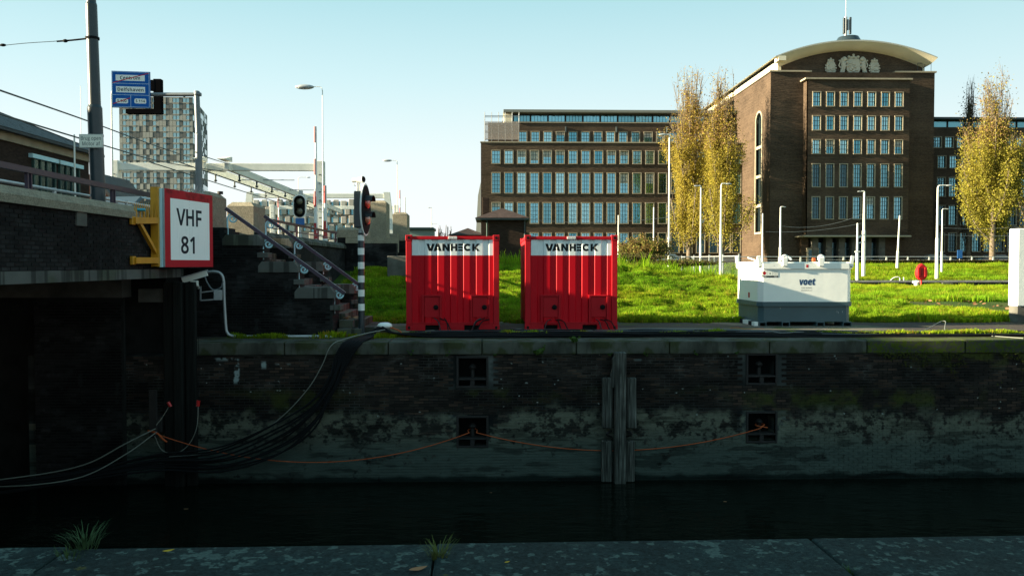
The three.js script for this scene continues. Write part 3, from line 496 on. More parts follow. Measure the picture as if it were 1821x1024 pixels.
{
  const y = (v, d) => P(650, v, d).y, x = (u, d) => P(u, 400, d).x;
  pier('low broad pale stone block at the end of the approach parapet', x(598, 38.6), x(654, 38.6), 1.5, y(404, 38.6), -38.6, -39.8, 2.96);
  pier('tall pale stone pier behind the striped signal mast', x(655, 40), x(687, 40), 1, y(356, 40), -40, -41.3, y(436, 40));
  const p = pier('second pale stone pier with a dark shadow, behind the first red container', x(698, 46), x(724, 46), 1, y(377, 46), -46, -47.4, y(428, 46));
  part('side_block', [rbx(x(690, 45), x(706, 45), 1, y(415, 45), -45.9, -45.1)], M.aggregate, p);
  solo('concrete_block', [rbx(x(688, 36), x(730, 36), .8, y(455, 36), -36.6, -36, .03)], M.concrete, 'low concrete block in the grass before the tall piers', 'concrete block', V(x(700, 36), .8, -36.3));
  struct('abutment_bank', [bx(x(598, 39.9), x(740, 39.9), 0, 2.3, -60, -40.02)], M.mortar, 'earth fill behind the piers');
}

// ------------------------------------------------------------------ far buildings
const winProto = {};
// a window: stone surround (the part) with its pane, glazing bars and sill as sub-parts; centred on its opening, facing +z
function windowOf(w, h, cols, rows, pane, blind) {
  const key = [w, h, cols, rows, pane.uuid, blind].join();
  if (winProto[key]) return winProto[key].clone();
  const s = .11, o = new THREE.Mesh(merge([bx(-w / 2 - s, w / 2 + s, h / 2, h / 2 + s, -.26, .09), bx(-w / 2 - s, w / 2 + s, -h / 2 - s, -h / 2, -.26, .14), bx(-w / 2 - s, -w / 2, -h / 2, h / 2, -.26, .09), bx(w / 2, w / 2 + s, -h / 2, h / 2, -.26, .09)]), M.stone); o.name = 'window';
  const sub = (n, g, m) => { const q = new THREE.Mesh(merge(g), m); q.name = n; o.add(q); };
  sub('pane', [bx(-w / 2, w / 2, -h / 2, h / 2, -.24, -.2)], pane);
  const b = [bx(-w / 2, w / 2, h / 2 - .06, h / 2, -.2, -.13), bx(-w / 2, w / 2, -h / 2, -h / 2 + .06, -.2, -.13)];
  for (let i = 0; i <= cols; i++) { const x = -w / 2 + w * i / cols; b.push(bx(Math.max(-w / 2, x - .035), Math.min(w / 2, x + .035), -h / 2 + .06, h / 2 - .06, -.2, -.135)); }
  for (let i = 1; i < rows; i++) { const y = -h / 2 + h * i / rows; b.push(bx(-w / 2 + .04, w / 2 - .04, y - .028, y + .028, -.198, -.14)); }
  sub('glazing_bar', b, M.bars);
  if (blind) sub('blind', [bx(-w / 2 + .05, w / 2 - .05, h / 2 - h * blind, h / 2 - .06, -.2, -.19)], M.blind);
  winProto[key] = o; return o.clone();
}
function windowRow(parent, xs, y0, y1, w, z, cols, rows, R, pick) {
  const holes = []; const r = rootOf(parent).position;
  for (const x of xs) {
    const o = windowOf(w, +(y1 - y0).toFixed(2), cols, rows, pick(x, R), R() < .17 ? [.2, .35, .5, .75][Math.floor(R() * 4)] : 0);
    o.position.set(x - r.x, (y0 + y1) / 2 - r.y, z - r.z); o.rotation.set((R() - .5) * .012, (R() - .5) * .012, 0); parent.add(o);
    holes.push([x - w / 2 - .1, x + w / 2 + .1, y0 - .1, y1 + .1]);
  }
  return holes;
}
{ // office building: long wing, tower and second wing
  const t = thing('office_wing', 'long brown brick office wing with rows of blue panes behind the poplars', 'office building', V(15, 1.6, -135.5)), R = rng(8), D = 135.5;
  const X = (u, d = D) => P(u, 300, d).x, Y = (v, d = D) => P(1100, v, d).y, pick = (x, R) => { const k = R(); return k < .45 ? M.paneBlue : k < .68 ? M.paneSky : k < .85 ? M.paneTeal : M.paneDim; };
  const xs = []; for (let i = 0; i < 19; i++) xs.push(X(882 + 22.83 * i)); xs.push(X(1311));
  const w = 1.26; let holes = [];
  const wing = new THREE.Group(); void wing;
  for (const [a, b, r] of [[291, 268.5, 3], [343.5, 308, 5], [397, 361, 5]]) holes = holes.concat(windowRow(t, xs, Y(a), Y(b), w, D * -1, 3, r, R, pick));
  holes = holes.concat(windowRow(t, xs.slice(0, 12), Y(432), Y(414.5), w, -D, 3, 2, R, pick), windowRow(t, xs.slice(12), Y(449), Y(414.5), w, -D, 3, 5, R, () => M.paneDark));
  part('wall', [holed(X(855), X(1322), 1.4, Y(254.5), holes, -D, .5), bx(X(855), X(1322), 1.4, Y(256), -D - 14, -D - .55)], M.farBrick, t);
  part('parapet_trim', [bx(X(855) - .1, X(1322), Y(254.4), Y(252.4), -D - .6, -D + .12)], M.stone, t);
  const d2 = 138.5; const xs2 = []; for (let i = 0; i < 17; i++) xs2.push(X(929.6 + 22.3 * i, d2)); xs2.push(X(1308, d2));
  const h2 = windowRow(t, xs2, Y(252.5, d2), Y(235, d2), w, -d2, 3, 3, R, pick);
  part('upper_wall', [holed(X(868, d2), X(1319, d2), Y(256, d2), Y(219, d2), h2, -d2, .5), bx(X(868, d2), X(1319, d2), Y(256, d2), Y(222, d2), -d2 - 11, -d2 - .55)], M.farBrick, t);
  part('upper_trim', [bx(X(918, d2), X(1319, d2), Y(219, d2), Y(217.6, d2), -d2 - .3, -d2 + .15)], M.stone, t);
  for (let i = 0; i < 5; i++) { const x = X(1006 + 90 * i, d2); part('drain_pipe', [bx(x - .09, x + .09, Y(236, d2), Y(226, d2), -d2, -d2 + .5)], M.bars, t); }
  const d3 = 140.5; // strip windows under the flat roof
  part('strip_back', [bx(X(908, d3), X(1319, d3), Y(219, d3), Y(204, d3), -d3 - 8, -d3 - .1)], M.bars, t);
  for (let i = 0; i < 13; i++) { const a = X(914 + 31 * i, d3), b = a + 2.6; const wnd = part('strip_window', [bx(a - .06, b + .06, Y(217.5, d3), Y(216.8, d3), -d3 - .1, -d3 + .06), bx(a - .08, a, Y(216.8, d3), Y(205.4, d3), -d3 - .1, -d3 + .06)], M.bars, t); part('pane', [bx(a, b, Y(216.8, d3), Y(205.6, d3), -d3 - .06, -d3)], i % 3 ? M.paneBlue : M.paneDim, wnd); part('glazing_bar', [1, 2, 3, 4].map((k) => bx(a + k * .52 - .03, a + k * .52 + .03, Y(216.8, d3), Y(205.6, d3), -d3, -d3 + .05)), M.bars, wnd); }
  part('roof', [bx(X(895, d3), X(1321, d3), Y(203.6, d3), Y(199, d3), -d3 - 9, -d3 + 1.9)], mat({ c: [.16, .17, .15], roughness: .7 }), t);
  part('roof_room', [bx(X(896, d3), X(911, d3), Y(222, d3), Y(203.7, d3), -d3 - 6, -d3 + 1)], M.cream, t);
  for (const u of [967, 1000, 1060, 1121, 1130, 1186]) part('roof_vent', [bx(X(u), X(u) + .4, Y(199, d3) - .1, Y(195.5, d3), -142.4, -142)], M.galv, t);
  // scaffold wrapped in net on the corner
  const s = thing('scaffold', 'netted scaffold on the roof corner of the long brick wing', 'scaffold', V(X(893, 137), Y(253, 137), -137)), a = X(862, 137), b = X(923, 137), y0 = Y(252.3, 137), y1 = Y(208, 137), tb = [];
  for (let i = 0; i <= 5; i++) { const x = lerp(a, b, i / 5); tb.push(cyl(V(x, y0, -136.4), V(x, y1 + .6, -136.4), .05, .05, 5), cyl(V(x, y0, -137.6), V(x, y1 + .6, -137.6), .05, .05, 5)); }
  for (let i = 0; i <= 3; i++) { const y = lerp(y0 + .3, y1, i / 3); tb.push(cyl(V(a, y, -136.4), V(b, y, -136.4), .05, .05, 5), cyl(V(a, y, -137.6), V(b, y, -137.6), .05, .05, 5)); }
  part('tube', tb, M.poleGrey, s, { kind: 'stuff' });
  part('net', [bx(a, b, y0 + .2, Y(218, 137), -136.32, -136.3), bx(a - .1, a - .08, y0, y1, -137.6, -136.4)], mat({ c: [.42, .36, .32], roughness: 1, opacity: .42, transparent: true }), s);
  // side netting and pipe at the far end
  part('side_net', [prism([[X(846, 140), Y(420)], [X(855, 140), Y(420)], [X(855, 140), Y(320)], [X(850, 140), Y(345)]], .1).translate(0, 0, -139)], mat({ c: [.34, .38, .36], roughness: 1 }), t);
}
{
  const D = 122, B = 120.2, R = rng(9), X = (u, d = D) => P(u, 300, d).x, Y = (v, d = D) => P(1500, v, d).y;
  const t = thing('office_tower', 'tall brown brick office tower with curved cream roof and stone coat of arms', 'office building', V(X(1515), 1.6, -D));
  const x0 = X(1370), x1 = X(1661), top = Y(128.5), bx0 = X(1436.5, B), bx1 = X(1617, B), btop = Y(141.5, B), base = 1.4;
  const pick = (u, R) => { const k = R(); return k < .5 ? M.paneBlue : k < .7 ? M.paneSky : M.paneTeal; }; const cols = []; for (let i = 0; i < 7; i++) cols.push(X(1452 + 24.4 * i, B)); let holes = [];
  for (const [a, b] of [[188.5, 164], [231, 206.5], [273, 249]]) holes = holes.concat(windowRow(t, cols, Y(a, B), Y(b, B), 1.06, -B, 3, 3, R, pick));
  for (const [a, b] of [[332, 292], [389, 350.5]]) holes = holes.concat(windowRow(t, cols, Y(a, B), Y(b, B), 1.06, -B, 3, 5, R, (x) => x < X(1520, B) ? M.paneDark : R() < .4 ? M.paneDim : M.paneBlue));  // darker glass in the first columns stands in for buildings reflected there
  part('bay_wall', [holed(bx0, bx1, Y(421, B), btop, holes, -B, .5), bx(bx0, bx1, Y(421, B), btop - .01, -D, -B - .55), bx(bx0, bx0 + .4, Y(421, B), btop - .02, -B - .56, -B - .005)], M.farBrick, t);
  part('bay_cornice', [bx(bx0 - .5, bx1 + .3, btop, btop + .22, -D, -B + .3)], M.stone, t);
  // main block with openings only on its side
  const zs0 = -D, zs1 = -178; // side wall with tall arched stair window
  const wy0 = 6.6, wy1 = 24.6, wz0 = -128.3, wz1 = -125.6, wc = (wz0 + wz1) / 2, wr = (wz1 - wz0) / 2;
  const sd = new THREE.Shape([[zs0, base], [zs1, base], [zs1, top], [zs0, top]].map((p) => new THREE.Vector2(...p))), hp = new THREE.Path(); hp.moveTo(wz0, wy0); hp.lineTo(wz1, wy0); hp.lineTo(wz1, wy1 - wr); hp.absarc(wc, wy1 - wr, wr, 0, Math.PI, false); hp.lineTo(wz0, wy0); sd.holes.push(hp);
  for (const [z, y] of [[-141, 28.2], [-146, 28.0]]) sd.holes.push(new THREE.Path(rect(z - .7, z + .7, y - 1, y + 1).reverse().map((p) => new THREE.Vector2(...p))));
  const side = new THREE.ExtrudeGeometry(sd, { depth: .6, bevelEnabled: false, curveSegments: 12 }).applyMatrix4(new THREE.Matrix4().makeBasis(V(0, 0, 1), V(0, 1, 0), V(-1, 0, 0))).translate(x0 + .6, 0, 0);
  part('wall', [side, bx(x0 + .602, x1, base, top, -178, -D)], M.farBrick, t);
  const ws = new THREE.Shape(); const ring = (s, k) => { s.moveTo(wz0 - k, wy0 - k); s.lineTo(wz1 + k, wy0 - k); s.lineTo(wz1 + k, wy1 - wr); s.absarc(wc, wy1 - wr, wr + k, 0, Math.PI, false); s.lineTo(wz0 - k, wy0 - k); };
  ring(ws, .28); const wh = new THREE.Path(); ring(wh, 0); ws.holes.push(wh);
  const toSide = (g, x) => g.applyMatrix4(new THREE.Matrix4().makeBasis(V(0, 0, 1), V(0, 1, 0), V(-1, 0, 0))).translate(x, 0, 0);
  const tall = part('arched_window', [toSide(new THREE.ExtrudeGeometry(ws, { depth: .5, bevelEnabled: false, curveSegments: 12 }), x0 + .35)], M.stone, t);
  const pn = new THREE.Shape(); ring(pn, -.01); part('pane', [toSide(new THREE.ExtrudeGeometry(pn, { depth: .05, bevelEnabled: false }), x0 + .33)], M.paneDark, tall);
  part('transom', [10.6, 15, 19.4].map((y) => bx(x0 - .05, x0 + .3, y - .22, y + .22, wz0, wz1)), M.stone, tall); part('glazing_bar', [-.45, .45].map((k) => bx(x0 + .2, x0 + .28, wy0, wy1 - .6, wc + k - .05, wc + k + .05)), M.bars, tall);
  for (const [z, y] of [[-141, 28.2], [-146, 28.0]]) part('small_window', [bx(x0 + .3, x0 + .34, y - 1, y + 1, z - .7, z + .7)], M.paneDark, t);
  part('cornice', [bx(x0 - .2, X(1442), top, top + .22, -178, -D + .2), bx(X(1590), x1 + .2, top, top + .22, -178, -D + .2)], M.stone, t);
  // arched gable and roof shell
  const cx = (X(1386, 122.6) + X(1641, 122.6)) / 2, hw = (X(1641, 122.6) - X(1386, 122.6)) / 2, arch = (half, y0, y1, n = 24) => { const o = []; for (let i = 0; i <= n; i++) { const s = i / n * 2 - 1; o.push([cx + s * half, y1 - (y1 - y0) * Math.pow(Math.abs(s), 2.05)]); } return o; };
  const gz = -122.9, wallArch = arch(hw, Y(119, 122.6), Y(89.5, 122.6)), gp = [[cx - hw, top - 1], [cx + hw, top - 1], ...wallArch.slice().reverse()];
  part('gable_wall', [prism(gp, .6).translate(0, 0, gz - .6)], M.farBrick, t);
  const F = 120.9, fo = arch((X(1671, F) - X(1384, F)) / 2, Y(100, F), Y(70, F)), fi = arch((X(1671, F) - X(1384, F)) / 2, Y(101.8, F), Y(72.6, F)), k = new MB(), Z = (p, z) => V(p[0], p[1], z), uvq = [[0, 0], [1, 0], [1, 1], [0, 1]];
  for (let i = 0; i < 24; i++) { k.quad(Z(fi[i], -F), Z(fi[i + 1], -F), Z(fo[i + 1], -F), Z(fo[i], -F), uvq); k.quad(Z(fo[i], -F), Z(fo[i + 1], -F), Z(fo[i + 1], -180), Z(fo[i], -180), uvq); }
  const kg = k.geo(); kg.userData.uv = false; part('roof', [kg], mat({ c: [.42, .42, .36], roughness: .6 }), t);
  const so = new MB(); for (let i = 0; i < 24; i++) for (let j = 0; j < 5; j++) { const a = j / 5, b = (j + 1) / 5, e = (s) => 1 - Math.pow(1 - s, 1.8), q = (p, w, s) => V(lerp(p[0], w[0], s), lerp(p[1], w[1], e(s)), lerp(-F, gz, s)); so.quad(q(fi[i], wallArch[i], b), q(fi[i + 1], wallArch[i + 1], b), q(fi[i + 1], wallArch[i + 1], a), q(fi[i], wallArch[i], a), uvq); }
  const sg = so.geo(); sg.userData.uv = false; const sg2 = toCreasedNormals(sg, 1); part('soffit', [sg2], M.cream, t);
  part('clerestory', [bx(cx - hw - .3, cx - hw + .2, top, Y(108, 122.6), -178, gz + .2), bx(cx + hw - .2, cx + hw + .3, top, Y(108, 122.6), -178, gz)], M.cream, t);
  part('clerestory_pane', Array.from({ length: 9 }, (_, i) => bx(cx - hw - .34, cx - hw - .31, top + .5, top + 1.3, -128 - i * 5 - 2.6, -128 - i * 5)), M.paneDim, t);
  part('gable_beam', [bx(X(1383, 121), cx - hw + .3, Y(108, 121), Y(100, 121), -122.6, -120.9)], M.cream, t);
  { const x = X(1654, 121.5), y = top + .22; part('roof_railing', [bar(V(x - 1.6, y + 1.2, -122.2), V(x + .4, y + 1.2, -122.2), .06, .06), bar(V(x + .4, y + 1.2, -122.2), V(x + .4, y + 1.2, -135), .06, .06), ...[-1.6, -.6, .4].map((q) => cyl(V(x + q, y, -122.2), V(x + q, y + 1.2, -122.2), .03)), bar(V(x - 1.6, y + .05, -122.2), V(x + .4, y + 1.15, -122.2), .05, .05)], M.bars, t); const xl = X(1378, 121.5); part('roof_railing', [bar(V(xl, y + 1.1, -122.3), V(xl + 1.1, y + 1.1, -122.3), .05, .05), cyl(V(xl, y, -122.3), V(xl, y + 1.1, -122.3), .03), cyl(V(xl, y + 1.1, -122.3), V(xl, y + 1.1, -140), .03)], M.bars, t); }
  // antenna mast on its round base
  const ax = X(1502, 128); part('roof_lantern', [cyl(V(ax + .4, Y(72, 128) - .8, -128), V(ax + .4, Y(66.5, 128), -128), 2.2, 1.5, 18)], M.poleDark, t);
  const mast = part('antenna_mast', [cyl(V(ax, Y(68, 128), -128), V(ax, Y(30, 128), -128), .22), cyl(V(ax, Y(30, 128), -128), V(ax, Y(-60, 128), -128), .06, .03, 6)], M.galv, t);
  for (const [dx, y0, y1] of [[-.45, 62, 33], [.5, 62, 32], [.05, 55, 36]]) part('antenna_panel', [rbx(ax + dx - .16, ax + dx + .16, Y(y0, 128), Y(y1, 128), -127.7, -127.4, .05)], dx ? M.poleDark : M.galv, mast);
  // entrance under the canopy
  const ey = Y(422, B), ex = (u) => X(u, 121);
  part('canopy', [rbx(X(1423, B), X(1612, B), Y(421.5, 119), Y(418.5, 119), -D, -118.3, .05)], M.stone, t);
  part('entrance_back', [bx(ex(1440), ex(1575), base, ey, -D, -121.8)], M.dark, t);
  for (const u of [1450, 1475, 1498, 1521, 1545, 1569]) part('entrance_pillar', [bx(ex(u) - .45, ex(u) + .45, base, ey, -121.8, -120.6)], M.concrete, t);
  for (const u of [1462.5, 1486.5, 1509.5, 1533, 1557]) { const dr = part('door', [bx(ex(u) - .42, ex(u) + .42, base, 4.9, -121.79, -121.65)], M.paneDark, t); part('door_frame', [bx(ex(u) - .5, ex(u) - .42, base, 5, -121.79, -121.6), bx(ex(u) + .42, ex(u) + .5, base, 5, -121.79, -121.6), bx(ex(u) - .42, ex(u) + .42, 3.9, 4, -121.65, -121.6)], M.bars, dr); }
  part('ground_wall', [bx(ex(1427), ex(1440), base, ey, -D, -121.1), bx(ex(1575), ex(1612), base, ey, -D, -121.1)], M.farBrick, t);
  { const g = part('side_door', [bx(X(1433) - .1, X(1433) + 1.6, base, 4.1, -122, -120.7)], M.stone, t); part('pane', [bx(X(1433) + .12, X(1433) + 1.4, base, 3.8, -120.7, -120.67)], M.paneDark, g); }
  // stone relief: crowned shield with two standing animals over a ribbon, flanked by small crowned shields
  const rel = (g) => g, gzf = gz + .02, sh = (x, y, w, h, d = .35) => { const s = new THREE.Shape(); s.moveTo(x - w, y + h); s.lineTo(x + w, y + h); s.lineTo(x + w, y - h * .2); s.quadraticCurveTo(x + w * .9, y - h * .8, x, y - h); s.quadraticCurveTo(x - w * .9, y - h * .8, x - w, y - h * .2); return prism(s, d, .06).translate(0, 0, gzf); };
  const cm = X(1516.5, 122.6), cyy = Y(119, 122.6), gs = [sh(cm, cyy - .1, .95, 1.0)], RR = rng(12);
  for (let i = -2; i < 3; i++) gs.push(ball(.22, cm + i * .34, cyy + 1.35 + (i % 2 ? 0 : .12), gzf + .25)); gs.push(rbox(1.7, .3, .4, cm, cyy + 1.05, gzf + .2, .08), ball(.2, cm, cyy + 1.75, gzf + .25));
  for (const s of [-1, 1]) { // standing animals
    gs.push(ball(.5, cm + s * 1.47, cyy + .2, gzf + .25, .75, 1.5, .6), ball(.36, cm + s * 1.34, cyy + 1.15, gzf + .3, 1, 1, .7), ball(.42, cm + s * 1.55, cyy + .95, gzf + .2, .9, 1, .6), ball(.2, cm + s * 1.09, cyy + 1.1, gzf + .35), cyl(V(cm + s * 1.34, cyy + .6, gzf + .3), V(cm + s * 0.84, cyy + .75, gzf + .4), .16, .12), cyl(V(cm + s * 1.34, cyy + .2, gzf + .3), V(cm + s * 0.88, cyy + .1, gzf + .4), .15, .12), cyl(V(cm + s * 1.51, cyy - .3, gzf + .3), V(cm + s * 1.60, cyy - 1.2, gzf + .3), .28, .16), cyl(V(cm + s * 1.60, cyy - .2, gzf + .3), V(cm + s * 1.97, cyy - 1.1, gzf + .3), .24, .15), ball(.2, cm + s * 1.68, cyy - 1.25, gzf + .35, 1.5, .8, 1), ball(.2, cm + s * 2.10, cyy - 1.15, gzf + .35, 1.5, .8, 1), tube([V(cm + s * 1.68, cyy - .2, gzf + .2), V(cm + s * 2.10, cyy + .2, gzf + .2), V(cm + s * 1.93, cyy + .8, gzf + .2), V(cm + s * 2.14, cyy + 1.0, gzf + .2)], .11, 14, 5));
  }
  for (let i = 0; i < 26; i++) gs.push(ball(.10 + .1 * RR(), cm + (RR() - .5) * 1.7, cyy - .1 + (RR() - .5) * 1.6, gzf + .4, 1.2, .9, 1, 7));
  gs.push(tube([V(cm - 1.9, cyy - 1.45, gzf + .25), V(cm - 1.2, cyy - 1.75, gzf + .35), V(cm, cyy - 1.6, gzf + .4), V(cm + 1.2, cyy - 1.75, gzf + .35), V(cm + 1.9, cyy - 1.45, gzf + .25)], .24, 24, 6));
  for (const u of [1476.5, 1554]) { const c = X(u, 122.6); gs.push(sh(c, cyy - .2, .55, .75, .3)); for (let i = -1; i < 2; i++) gs.push(ball(.2, c + i * .32, cyy + .95, gzf + .2), ball(.22, c + i * .5, cyy - .9 + .1 * i, gzf + .2)); gs.push(ball(.16, c, cyy + 1.2, gzf + .2), rbox(1, .2, .3, c, cyy + .72, gzf + .15, .06)); for (let i = 0; i < 14; i++) { const a = i / 14 * 6.28; gs.push(ball(.16, c + Math.cos(a) * .75, cyy - .15 + Math.sin(a) * .85, gzf + .2, 1, 1, .8, 6)); } for (let i = 0; i < 7; i++) gs.push(ball(.13, c + (RR() - .5) * .8, cyy - .2 + (RR() - .5), gzf + .36, 1, 1, 1, 6)); }
  part('coat_of_arms', gs.map(rel), mat({ c: [.5, .47, .38], roughness: .9, bumpMap: rep(gray, 1), bumpScale: .03 }), t);
}
{ // second wing, in the tower's shade
  const D = 135.5, R = rng(10), X = (u, d = D) => P(u, 300, d).x, Y = (v, d = D) => P(1700, v, d).y;
  const t = thing('office_wing', 'shaded dark office wing on the far side of the curved roof tower', 'office building', V(X(1780), 1.6, -D));
  const x0 = X(1655), x1 = X(2000), w = 1.26; let holes = []; const pick = (x, R) => R() < .6 ? M.paneBlue : M.paneDim, pd = (x, R) => R() < .4 ? M.paneDim : M.paneDark;
  const cs = (u, n) => Array.from({ length: n }, (_, i) => X(u + 21.2 * i));
  for (const [a, b, r, u, p] of [[262, 244, 3, 1667, pick], [298.5, 277.5, 3, 1675.5, pick], [349, 316, 5, 1675, pick], [400, 366, 5, 1675, pd], [447, 415, 5, 1675, pd]]) holes = holes.concat(windowRow(t, cs(u, 13), Y(a), Y(b), w, -D, 3, r, R, p));
  part('wall', [holed(x0, x1, 1.4, Y(226), holes, -D, .5), bx(x0, x1, 1.4, Y(227), -D - 14, -D - .55)], M.farBrick, t);
  part('strip_back', [bx(x0, x1, Y(226) - .02, Y(212), -D - 12, -D - 1.2)], M.bars, t);
  for (let i = 0; i < 10; i++) { const a = X(1662 + 31 * i), wn = part('strip_window', [bx(a - .1, a, Y(225), Y(213), -D - 1.2, -D - 1.1)], M.bars, t); part('pane', [bx(a, a + 2.55, Y(224), Y(214), -D - 1.2, -D - 1.14)], M.paneDim, wn); }
  part('roof', [bx(x0, x1, Y(212), Y(208.5), -D - 14, -D + .3)], M.poleDark, t);
  for (const u of [1670, 1772]) part('roof_vent', [bx(X(u), X(u) + 1.2, Y(208.6), Y(205), -D - 3, -D - 2)], M.galv, t);
}
{ // patterned apartment tower
  const D = 300, t = thing('apartment_tower', 'checkered grey and beige apartment tower beyond the bridge', 'apartment tower', V(P(280, 300, D).x, 2, -D)), R = rng(14);
  const x0 = P(212, 300, D).x, x1 = P(343, 300, D).x, y1 = P(280, 173, D).y, y0 = 20, x2 = P(368, 300, 336).x;
  const grey = mat({ c: [.12, .125, .125], roughness: .85 }), tan = mat({ c: [.31, .305, .285], roughness: .85 }), pale = mat({ c: [.35, .34, .31], roughness: .85 });
  const plan = (y, h) => prism([[x0, -D - .3], [x0, -336], [x2 - .1, -336], [x1 - .1, -D - .3]].map(([a, b]) => [a, -b]), h).rotateX(-Math.PI / 2).translate(0, y, 0);
  part('wall', [plan(0, y1 - .4)], grey, t);
  const rows = 20, cols = 22, rh = (y1 - y0) / rows, cw = (x1 - x0) / cols, G = [], T = [], B = []; let n = 0;
  const cell = (i, j, put) => { const k = hash(i, j >> 0, 3), even = (i + j + (hash(i >> 1, j, 8) < .3 ? 1 : 0)) % 2, win = (i % 3 === 1 || hash(i >> 2, 3, 5) > .6 && i % 3 === 2) && hash(i, j, 5) < .82; if (win) { put('w'); return; } put(k < .22 ? (even ? 't' : 'g') : even ? 'g' : k < .8 ? 't' : 'p'); };
  const paneT = mat({ c: [.28, .42, .44], metalness: .8, roughness: .18 });
  for (let j = 0; j < rows; j++) for (let i = 0; i < cols; i++) cell(i, j, (k) => { const a = x0 + i * cw, y = y0 + j * rh, g = (z) => bx(a + .04, a + cw - .04, y + .06, y + rh - .06, -D - .3, -D + z); if (k === 'w') { if (n++ < 290) { const w = part('window', [bx(a + .04, a + cw - .04, y + .06, y + .3, -D - .3, -D + .12), bx(a + .04, a + cw - .04, y + rh - .28, y + rh - .06, -D - .3, -D + .1)], pale, t); part('pane', [bx(a + .12, a + cw - .12, y + .31, y + rh - .29, -D - .3, -D - .12)], paneT, w); } } else (k === 'g' ? G : k === 't' ? T : B).push(g(k === 'g' ? .02 : .06)); });
  part('facade_panel', G, grey, t, { kind: 'stuff' }); part('facade_panel', T, tan, t, { kind: 'stuff' }); part('facade_panel', B, pale, t, { kind: 'stuff' });
  const s = V(x2 - x1, 0, -36), sl = s.length(), q = Math.atan2(36, x2 - x1), sg = [], st = [], sw = []; // turned end face
  for (let j = 0; j < rows; j++) for (let i = 0; i < 14; i++) { const k = hash(i, j, 13), g = box(sl / 14 - .15, rh - .14, .3).rotateY(q).translate(x1 + s.x * (i + .5) / 14, y0 + (j + .5) * rh - (i > 9 ? 0 : 0), -D + s.z * (i + .5) / 14); (k < .4 ? sg : k < .7 ? st : sw).push(g); }
  part('facade_panel', sg, grey, t, { kind: 'stuff' }); part('facade_panel', st, tan, t, { kind: 'stuff' }); part('end_window', sw, paneT, t, { kind: 'stuff' });
  part('roof', [plan(y1 - .4, .6)], grey, t); part('roof_plant', [bx(P(300, 0, D).x, P(318, 0, D).x, y1, y1 + 1.6, -320, -310), bx(P(303, 0, D).x, P(305, 0, D).x, y1, y1 + 3.5, -312, -311)], M.bars, t);
}
{ // stepped stone-faced block seen between the piers
  const D = 200, t = thing('stepped_block', 'pale building with rows of protruding stone bays seen below the striped booms', 'building', V(P(560, 400, D).x, 2, -D)), R = rng(15);
  const mats = [mat({ c: [.48, .46, .42], roughness: .9 }), mat({ c: [.42, .38, .34], roughness: .9 }), mat({ c: [.42, .40, .38], roughness: .9 })], x0 = P(452, 400, D).x, x1 = P(650, 400, D).x, top = P(560, 354, D).y;
  part('wall', [bx(x0, x1, 0, top - .6, -D - 20, -D)], mats[2], t); part('glass_end', [bx(x1, x1 + 2.6, 0, top - 1, -D - 15, -D + .2)], M.paneDim, t);
  for (let j = 0; j < 6; j++) for (let i = 0; i < 14; i++) { if (R() < .1) continue; const w = (x1 - x0) / 14, x = x0 + (i + (j % 2) * .5) * w, y = top - 1.9 * (j + 1) + (R() - .5) * .3; if (x + w > x1 + .5) continue; const b = part('bay', [rbx(x, x + w * .62, y, y + 1.5 + R() * .4, -D, -D + .7 + R() * .9, .1)], mats[Math.floor(R() * 2)], t); part('pane', [bx(x + w * .65, x + w * .92, y + .1, y + 1.3, -D, -D + .05)], M.paneDim, b); }
}
